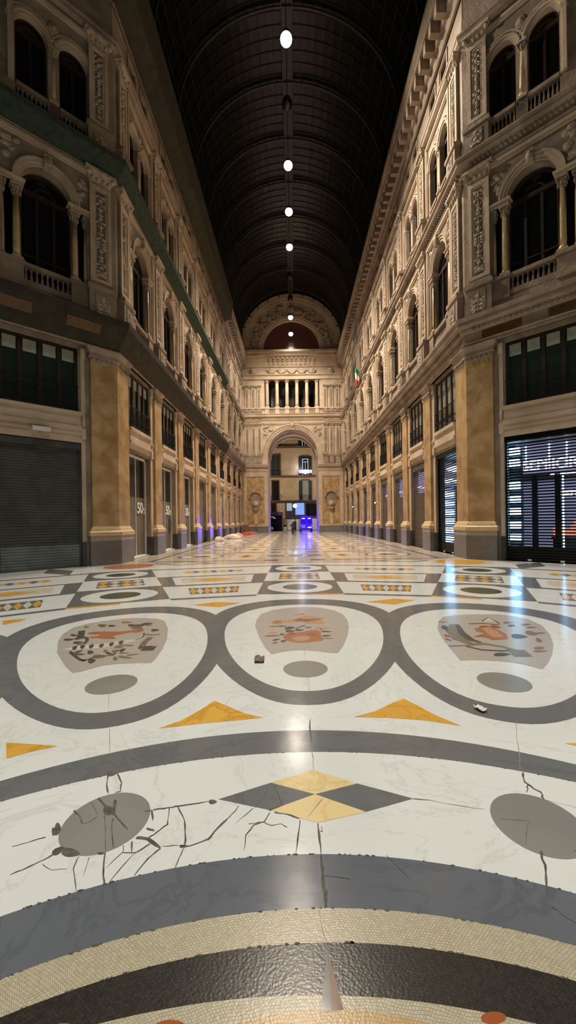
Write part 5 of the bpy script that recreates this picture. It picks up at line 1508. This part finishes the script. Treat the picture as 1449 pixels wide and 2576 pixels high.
# ================================================================== STREET BEYOND THE ARCH
SY = 78.0
def street():
    g = MB().add([(-40,YE+6.2,-0.02),(40,YE+6.2,-0.02),(40,SY+1,-0.02),(-40,SY+1,-0.02)], [(0,1,2,3)]).obj('street_paving', M['grey'])
    tag(g, 'grey street paving beyond the end arch', 'street', kind='structure')
    b = thing('street_building', 'ochre apartment house with balconies across the street, framed by the arch', 'building', (0, SY, 0))
    MB().box(-14, 14, 0, 1.0, 0, 24).obj('facade', M['plaster'], b)
    for z, nm in ((5.75, 0), (10.6, 0), (16.4, 0)):
        MB().box(-14, 14, -0.5, 0.0, z-0.22, z).box(-14, 14, -0.3, 0.0, z-0.4, z-0.22).obj('balcony_slab', M['brownslab'], b)
    def win(x, z0, z1, w, kind):
        f = MB().box(x-w/2-0.18, x+w/2+0.18, -0.12, 0.02, z1, z1+0.25).box(x-w/2-0.18, x-w/2, -0.1, 0.02, z0, z1).box(x+w/2, x+w/2+0.18, -0.1, 0.02, z0, z1).obj('window', M['brownslab'], b)
        if kind == 'shut':
            MB().box(x-w/2, x-0.03, -0.08, 0.0, z0, z1).box(x+0.03, x+w/2, -0.08, 0.0, z0, z1).obj('shutter', M['green_shutter'], f)
        elif kind == 'dark':
            MB().box(x-w/2, x+w/2, -0.04, 0.0, z0, z1).obj('pane', M['glass'], f)
        else:
            for s in (-1, 1): MB().box(min(x+s*w/2, x+s*(w/2+0.62)), max(x+s*w/2, x+s*(w/2+0.62)), -0.16, -0.1, z0, z1).obj('shutter', M['green_shutter'], f)
            MB().box(x-w/2, x+w/2, -0.04, 0.0, z0, z1).obj('pane', M['blind'] if kind == 'curtain' else M['glass'], f)
            if kind == 'lit':
                fr = frame_rect(x-0.6, x+0.6, z0, z1-0.4, -0.1, -0.05, 0.1); fr.box(x-0.05, x+0.05, -0.1, -0.05, z0, z1-0.9).box(x-0.6, x+0.6, -0.1, -0.05, z1-1.1, z1-0.98)
                fr.obj('casement', M['litframe'], f)
        rl = MB()
        rl.box(x-1.2, x+1.2, -0.5, -0.46, z0+0.95, z0+1.0)
        for i in range(17): rl.box(x-1.2+0.15*i-0.012, x-1.2+0.15*i+0.012, -0.49, -0.47, z0, z0+0.97)
        rl.obj('railing', M['iron'], f)
    win(-3.5, 5.75, 9.6, 1.3, 'dark'); win(2.4, 5.75, 9.6, 1.25, 'curtain')
    win(-3.4, 10.6, 14.7, 1.7, 'shut'); win(2.4, 10.6, 14.3, 1.3, 'lit')
    win(-3.4, 16.4, 20, 1.7, 'shut'); win(2.4, 16.4, 20, 1.3, 'lit')
    win(-3.9, 2.7, 5.2, 0.9, 'dark')
    # shop level
    MB().box(-1.6, 5.0, -0.2, 0.0, 2.2, 5.3).obj('shop_fascia', M['dark'], b)
    MB().box(-1.35, -0.3, -0.26, -0.2, 3.7, 5.2).obj('white_poster', M['posterlit'], b)
    MB().box(0.35, 2.1, -0.26, -0.2, 2.9, 5.2).obj('lit_show_window', M['streetwin'], b)
    MB().box(2.5, 4.6, -0.26, -0.2, 2.7, 5.1).obj('dark_show_window', M['glass'], b)
    MB().box(-5.5, -1.6, -0.12, 0.0, 0, 2.4).obj('ground_floor', M['stone2'], b)
    MB().box(-1.2, 0.9, -0.1, 0.0, 0, 2.0).box(3.0, 5.5, -0.1, 0.0, 0, 2.2).obj('pale_shopfront', M['white'], b)
    MB().box(-0.2, 0.5, -0.14, -0.1, 0, 1.6).obj('dark_doorway', M['dark'], b)
    return b
M['litframe'] = emit('lit_casement', (200, 210, 235), 0.7)
M['posterlit'] = emit('lit_poster', (200, 215, 230), 0.55)
street()
# neon balcony sign
t = thing('neon_sign', 'white, red and blue neon sign glowing on a balcony beyond the arch', 'sign', (2.4, SY-0.62, 11.0))
MB().box(-1.25, 1.25, 0, 0.08, 0, 0.62).obj('sign_board', M['neonblue'], t)
MB().box(-0.6, 0.6, -0.06, 0.0, 0.05, 0.5).ell((0,-0.04,0.1),(0.4,0.05,0.3)).obj('white_tube', M['neon'], t)
for s in (-1, 1): MB().tube([(s*0.65,-0.04,0.3),(s*1.25,-0.04,0.12)], 0.09, 6).obj('red_tube', M['neonred'], t)
MB().tube([(-1.25,-0.04,0.4),(0,-0.04,0.66),(1.25,-0.04,0.4)], 0.05, 6).obj('white_arc', M['neon'], t)
# street lamp
t = thing('street_lamp', 'white glowing globe street lamp seen through the arch', 'lamp', (0.25, 72.0, 0))
MB().tube([(0,0,0),(0,0,4.1)], [0.07,0.045], 8).obj('lamp_post', M['iron'], t)
MB().ell((0,0,4.45),(0.38,0.38,0.38),16,10).obj('lamp_globe', M['neon'], t)
# kiosk
t = thing('street_kiosk', 'dark closed kiosk under the left side of the end arch', 'kiosk', (-3.25, 70.0, 0))
MB().box(-1.2, 1.2, 0, 2.0, 0, 2.75).obj('kiosk_body', M['grille'], t)
MB().box(-1.4, 1.4, -0.5, 2.1, 2.75, 2.85).box(-1.2, 1.3, -0.3, 2.0, 2.85, 3.3).obj('kiosk_roof', M['brownslab'], t)
MB().ell((-0.9,-0.06,2.42),(0.17,0.04,0.14)).ell((-0.55,-0.05,2.45),(0.12,0.03,0.1)).box(-0.35,-0.15,-0.06,-0.01,2.2,2.5).box(-0.15,0.15,-0.06,-0.01,2.2,2.28).obj('lit_marks', M['posterlit'], t)
MB().ell((-0.6,-0.1,0.42),(0.26,0.08,0.28),12,8).obj('pale_disc', M['white'], t)
# blue glowing van, seen from behind
t = thing('van', 'van glowing saturated blue under the right side of the end arch', 'van', (1.95, 61.6, 0))
bd = MB().rings(lambda o_: [(-0.95+o_, 0.0), (0.95-o_, 0.0), (0.95-o_, 4.6), (-0.95+o_, 4.6)], [(0.0, 0.35), (0.0, 1.4), (0.04, 1.9), (0.12, 2.28), (0.25, 2.42)])
bd.obj('body', M['blue'], t)
MB().box(-0.93, 0.93, -0.08, 0.02, 0.32, 0.55).obj('bumper', M['bluedeep'], t)
for s in (-1, 1):
    MB().box(s*0.46-0.36, s*0.46+0.36, -0.02, 0.0, 1.25, 1.95).obj('rear_window', M['bluedeep'], t)
    MB().box(s*0.46-0.2, s*0.46+0.2, -0.05, 0.0, 2.02, 2.12).obj('marker_light', M['letter'], t)
    MB().box(s*0.86-0.06, s*0.86+0.06, -0.04, 0.0, 0.7, 1.2).obj('tail_light', M['bluewin'], t)
    for yy in (0.8, 3.8):
        MB().add([(s*0.86-0.1+0.2*q, yy+0.34*math.cos(2*PI*i/18), 0.34+0.34*math.sin(2*PI*i/18)) for q in (0, 1) for i in range(18)],
                 [tuple(range(18)), tuple(range(35, 17, -1))]+[(i, (i+1)%18, 18+(i+1)%18, 18+i) for i in range(18)]).obj('wheel', M['iron'], t)
MB().box(-0.7, -0.2, -0.03, 0.0, 0.6, 1.1).obj('pale_reflector', M['bluewin'], t)
MB().box(0.2, 0.75, -0.1, -0.06, 0.62, 0.76).obj('licence_plate', M['letter'], t)
MB().box(-0.02, 0.02, -0.015, 0.0, 0.55, 2.2).obj('door_gap', M['bluedeep'], t)

# ---- clutter
def lump(seed, sx, sy, sz, n=18, m=12):
    rnd = random.Random(seed); mb = MB(); vs, fs = [], []
    ph = [rnd.uniform(0, 6) for _ in range(6)]
    for j in range(m+1):
        t = (PI/2)*j/m
        for i in range(n):
            a = 2*PI*i/n
            k = 1+0.22*math.sin(3*a+ph[0])+0.15*math.sin(5*a+ph[1])*math.sin(3*t+ph[2])+0.1*math.sin(9*a+ph[3]+4*t)
            vs.append((sx*math.cos(t)*math.cos(a)*k, sy*math.cos(t)*math.sin(a)*k, sz*math.sin(t)*(1+0.25*math.sin(2*a+ph[4])*math.cos(t))))
    for j in range(m):
        for i in range(n):
            k = (i+1) % n; fs.append((j*n+i, j*n+k, (j+1)*n+k, (j+1)*n+i))
    fs.append(tuple(range(n-1, -1, -1)))
    return mb.add(vs, fs, 0, True)
M['cloth'] = mat('white_cloth', (224, 214, 204), (204, 190, 178), 0.9, 6, bump=0.3)
M['cloth2'] = mat('pinkish_cloth', (206, 178, 166), (180, 150, 140), 0.9, 6, bump=0.3)
M['orangenet'] = mat('orange_barrier_net', (214, 122, 84), (184, 96, 66), 0.8, 8, bump=0.4)
M['redcloth'] = mat('red_sheet', (190, 54, 60), (160, 40, 48), 0.8, 6)
M['cardboard'] = mat('brown_board', (130, 92, 58), (150, 110, 72), 0.8, 4)
for nm, lab, cat, (x, y), sz, m, sd in (
    ('white_bundle', 'small white bundle lying by the blue-lit plinth', 'bundle', (-6.75, 35.6), (0.45, 0.3, 0.42), 'cloth', 1),
    ('white_blanket', 'long heap of white blankets on the floor along the left pilasters', 'blanket', (-6.25, 40.4), (0.85, 0.45, 0.5), 'cloth', 2),
    ('blanket_heap', 'pinkish blanket heap just behind the long white one', 'blanket', (-5.95, 42.4), (0.5, 0.4, 0.55), 'cloth2', 3),
    ('red_sheet', 'red sheet crumpled on the floor at the far left', 'sheet', (-6.6, 51.5), (0.7, 0.4, 0.25), 'redcloth', 4),
    ('barrier_netting', 'orange barrier netting heaped in front of the left marble panel', 'netting', (-6.0, 54.8), (1.2, 0.45, 0.34), 'orangenet', 5)):
    o = lump(sd, *sz).obj(nm, M[m], None, (x, y, 0.0)); tag(o, lab, cat)
t = thing('barrier_board', 'brown board barrier leaning upright at the far left corner', 'barrier', (-6.75, 56.2, 0))
MB().box(-0.4, 0.4, 0, 0.05, 0.25, 1.25).obj('board', M['cardboard'], t)
for s in (-1, 1): MB().tube([(s*0.32,-0.25,0),(s*0.32,0.02,0.5),(s*0.32,0.05,1.1)], 0.03, 6).obj('leg', M['iron'], t)
t = thing('post_stand', 'thin dark post stand before the left lion plaque', 'post', (-5.45, 57.3, 0))
MB().lathe([(0.22,0),(0.22,0.03),(0.05,0.06)], 0, 0, 14).obj('base', M['iron'], t); MB().lathe([(0.04,0.05),(0.04,1.25)], 0, 0, 10).obj('pole', M['iron'], t); MB().ell((0,0,1.3),(0.12,0.12,0.07)).obj('cap', M['iron'], t)
M['drybrown'] = mat('dry_leaf_brown', (150, 134, 120), (116, 102, 92), 0.9, 30)
# paper scraps on the near floor
def scrap(px, py, s, name, label, m, seed):
    rnd = random.Random(seed); x, y = G(px, py)
    vs, fs, n = [], [], 7
    for j in range(n):
        for i in range(n):
            vs.append(((i/(n-1)-0.5)*s*1.5, (j/(n-1)-0.5)*s, 0.004+s*0.35*abs(math.sin(i*1.1+j*0.6+seed))*rnd.uniform(0.3, 1)))
    for j in range(n-1):
        for i in range(n-1):
            k = j*n+i; fs.append((k, k+1, k+n+1, k+n))
    b = len(vs); vs += [(a, c, max(0.001, d-0.003)) for a, c, d in vs]
    fs += [tuple(b+i for i in reversed(f)) for f in list(fs)]
    o = MB().add(vs, fs).obj(name, M[m], None, (x, y, 0.012), rnd.uniform(0, 3), fix=False); tag(o, label, 'litter')
scrap(1195, 1800, 0.07, 'paper_scrap', 'crumpled white paper scrap on the dark ring of the right medallion', 'white', 1)
scrap(643, 1660, 0.12, 'dry_leaf', 'crumpled grey-brown leaf on the white stone of the centre medallion', 'drybrown', 2)

# ---- flag on the right wall
t = thing('flag', 'green, white and red flag hanging limp from a pole on the right wall', 'flag', (7.3, 42.0, 16.9))
MB().tube([(0.1,0,0),(-0.75,0,1.3)], 0.03, 6).obj('flag_pole', M['iron'], t)
M['fgreen'] = mat('flag_green', (30, 120, 70)); M['fwhite'] = mat('flag_white', (220, 215, 205)); M['fred'] = mat('flag_red', (190, 50, 45))
cl = MB(); N = 12
for b in range(3):
    vs, fs = [], []
    for j in range(7):
        for i in range(N):
            f = (b*6+j)/18; g = i/(N-1)
            vs.append((-0.72+0.5*g+0.25*f*(1-g), 0.09*math.sin(g*9+f*3)*(0.3+f), 1.25-0.75*g-2.3*f*(1-0.35*g)))
    for j in range(6):
        for i in range(N-1): fs.append((j*N+i, j*N+i+1, (j+1)*N+i+1, (j+1)*N+i))
    k = len(vs); vs += [(x, y+0.012, z) for x, y, z in vs]; fs += [tuple(k+q for q in reversed(f)) for f in fs]
    cl.add(vs, fs, b, True)
cl.obj('flag_cloth', [M['fgreen'], M['fwhite'], M['fred']], t, fix=False)

# ================================================================== PEOPLE
M['coat'] = mat('dark_coat', (28, 26, 36), (40, 36, 46), 0.9, 8)
M['skin'] = mat('skin', (206, 160, 132), (190, 142, 116), 0.6, 6)
M['hairm'] = mat('dark_hair', (30, 22, 18), (44, 32, 26), 0.7, 20)
M['trousers'] = mat('pale_trousers', (206, 200, 190), (186, 178, 168), 0.9, 8)
M['darktr'] = mat('dark_trousers', (26, 26, 32), (36, 34, 42), 0.9, 8)
def skin_mesh(name, verts, edges, radii, m, parent, root=0, lvl=2):
    me = bpy.data.meshes.new(name); me.from_pydata(verts, edges, [])
    o = bpy.data.objects.new(name, me); COL.objects.link(o)
    o.modifiers.new('skin', 'SKIN'); sv = me.skin_vertices[0].data
    for i, r in enumerate(radii):
        sv[i].radius = (r, r) if not isinstance(r, tuple) else r
        sv[i].use_root = (i == root)
    ss = o.modifiers.new('sub', 'SUBSURF'); ss.levels = lvl; ss.render_levels = lvl
    bpy.context.view_layer.update()
    nm = bpy.data.meshes.new_from_object(o.evaluated_get(bpy.context.evaluated_depsgraph_get()))
    o.modifiers.clear(); o.data = nm; nm.materials.clear(); nm.materials.append(M[m])
    for p in nm.polygons: p.use_smooth = True
    o.parent = parent
    return o
def person(label, loc, rz, h, step, top, legs, arms):
    t = thing('person', label, 'person', loc, rz)
    k = h/1.7
    S = lambda *p: tuple(v*k for v in p)
    # one body: pelvis, spine, neck, head, legs, arms
    V = [S(0,0,0.92), S(0,0.0,1.12), S(0,0.02,1.36), S(0,0.01,1.47), S(0,-0.02,1.56), S(0,-0.01,1.64)]
    R_ = [(0.15*k,0.11*k), (0.135*k,0.1*k), (0.16*k,0.11*k), (0.055*k,0.055*k), (0.082*k,0.095*k), (0.07*k,0.08*k)]
    Ed = [(0,1),(1,2),(2,3),(3,4),(4,5)]
    for s in (-1, 1):
        b = len(V); f = s*step
        V += [S(s*0.09,0.0,0.86), S(s*0.095,-0.14*f-0.02,0.49), S(s*0.095,-0.22*f+0.03,0.09), S(s*0.1,-0.22*f-0.13,0.035)]
        R_ += [(0.09*k,0.095*k), (0.06*k,0.062*k), (0.042*k,0.042*k), (0.035*k,0.03*k)]
        Ed += [(0,b),(b,b+1),(b+1,b+2),(b+2,b+3)]
        a = len(V); el, ha = arms[0 if s < 0 else 1]
        V += [S(s*0.19,0.02,1.38), S(s*el[0],el[1],el[2]), S(s*ha[0],ha[1],ha[2])]
        R_ += [(0.06*k,0.06*k), (0.045*k,0.045*k), (0.03*k,0.03*k)]
        Ed += [(2,a),(a,a+1),(a+1,a+2)]
    body = skin_mesh('body', V, Ed, R_, 'skin', t)
    # face details belong to the body's head
    hd = MB()
    hd.ell(S(0,-0.115,1.575), S(0.014,0.022,0.02), 8, 6).ell(S(0,-0.105,1.54), S(0.026,0.012,0.007), 8, 5)
    for s in (-1, 1): hd.ell(S(s*0.032,-0.1,1.6), S(0.012,0.01,0.008), 8, 5).ell(S(s*0.086,-0.01,1.585), S(0.012,0.025,0.03), 8, 5)
    hd.obj('face_features', M['skin'], t)
    MB().ell(S(0,0.012,1.63), S(0.095,0.105,0.085), 12, 8).ell(S(0,0.05,1.57), S(0.085,0.07,0.09), 12, 8).obj('hair', M['hairm'], t)
    # hands: palm, four fingers and a thumb
    for s in (-1, 1):
        el, ha = arms[0 if s < 0 else 1]
        hx, hy, hz = S(s*ha[0], ha[1], ha[2])
        e = Vector(S(s*el[0], el[1], el[2])); d = (Vector((hx,hy,hz))-e).normalized()
        sd = d.cross(Vector((1,0,0))).normalized() if abs(d.x) < 0.8 else d.cross(Vector((0,0,1))).normalized()
        P0 = Vector((hx,hy,hz)); hm = MB()
        hm.tube([P0-d*0.01*k, P0+d*0.04*k, P0+d*0.09*k], [0.026*k,0.034*k,0.03*k], 8)
        for i, ln in enumerate((0.068, 0.078, 0.074, 0.058)):
            q = P0+d*0.085*k+sd*(0.024-0.016*i)*k; c = Vector((-s*0.35, 0, 0))
            hm.tube([q, q+(d+c*0.3).normalized()*ln*0.5*k, q+(d+c*0.3).normalized()*ln*0.5*k+(d+c).normalized()*ln*0.5*k], [0.0085*k,0.008*k,0.0065*k], 6)
        q = P0+d*0.03*k+sd*0.03*k
        hm.tube([q, q+(d*0.6+sd).normalized()*0.03*k, q+(d*0.6+sd).normalized()*0.03*k+d*0.03*k], [0.011*k,0.01*k,0.008*k], 6)
        hm.obj('hand', M['skin'], t)
    # clothes follow the body
    cv = [S(0,0,0.78), S(0,0,0.95), S(0,0,1.14), S(0,0.02,1.36), S(0,0.015,1.45)]
    cr = [(0.19*k,0.14*k), (0.172*k,0.13*k), (0.155*k,0.12*k), (0.178*k,0.13*k), (0.07*k,0.07*k)]
    ce = [(0,1),(1,2),(2,3),(3,4)]
    for s in (-1, 1):
        a = len(cv); el, ha = arms[0 if s < 0 else 1]
        w = [el[i]+(ha[i]-el[i])*0.9 for i in range(3)]
        cv += [S(s*0.2,0.02,1.38), S(s*el[0],el[1],el[2]), S(s*w[0],w[1],w[2])]
        cr += [(0.075*k,0.075*k), (0.06*k,0.06*k), (0.048*k,0.048*k)]; ce += [(3,a),(a,a+1),(a+1,a+2)]
    skin_mesh('coat', cv, ce, cr, top, t, 1)
    tv = [S(0,0,0.93)]; tr = [(0.155*k,0.118*k)]; te = []
    for s in (-1, 1):
        b = len(tv); f = s*step
        tv += [S(s*0.09,0.0,0.86), S(s*0.095,-0.14*f-0.02,0.49), S(s*0.095,-0.22*f+0.03,0.1)]
        tr += [(0.1*k,0.105*k), (0.075*k,0.078*k), (0.062*k,0.065*k)]; te += [(0,b),(b,b+1),(b+1,b+2)]
    skin_mesh('trousers', tv, te, tr, legs, t, 0)
    for s in (-1, 1):
        f = s*step; x, y, z = S(s*0.098, -0.22*f-0.05, 0.045)
        MB().ell((x, y, z), S(0.05, 0.14, 0.045), 12, 8).obj('shoe', M['iron'], t)
    return t
person('person in a long dark coat walking away near the middle of the far floor', (-0.12, 48.6, 0), PI, 1.62, 1.0, 'coat', 'darktr',
       (((0.32,-0.1,1.14),(0.2,-0.28,1.12)), ((0.34,-0.05,1.14),(0.24,-0.26,1.1))))
person('person in a dark jacket and pale trousers standing beside the dark kiosk', (-1.32, 59.0, 0), 0.3, 1.5, 0.3, 'coat', 'trousers',
       (((0.25,0.0,1.12),(0.24,-0.06,0.88)), ((0.25,0.0,1.12),(0.24,-0.06,0.88))))

# ================================================================== LIGHT
point('street_glow', (7.5, 70.0, 9.0), 1300, (1.0, 0.86, 0.62), 0.4)
point('street_glow', (-7.5, 70.0, 9.0), 1300, (1.0, 0.82, 0.55), 0.4)
point('neon_glow', (1.4, 77.0, 11.6), 120, (0.7, 0.75, 1.0), 0.3)
spot('van_beacon', (1.2, 61.3, 0.9), 3500, 11, 1.0, (0.12, 0.05, 1.0), 0.1, (-7.4, 36.5, 0.2))
wd = bpy.data.worlds.new('night'); SC.world = wd; wd.use_nodes = True
bg = wd.node_tree.nodes['Background']; bg.inputs['Color'].default_value = (0.55, 0.5, 0.5, 1); bg.inputs['Strength'].default_value = 0.004
SC.view_settings.view_transform = 'Standard'; SC.view_settings.look = 'None'
SC.view_settings.exposure = 0.0; SC.view_settings.gamma = 1.0; SC.view_settings.use_curve_mapping = False
SC.cycles.use_denoising = True
SC.cycles.max_bounces = 6; SC.cycles.diffuse_bounces = 4; SC.cycles.glossy_bounces = 3
SC.cycles.sample_clamp_indirect = 6.0
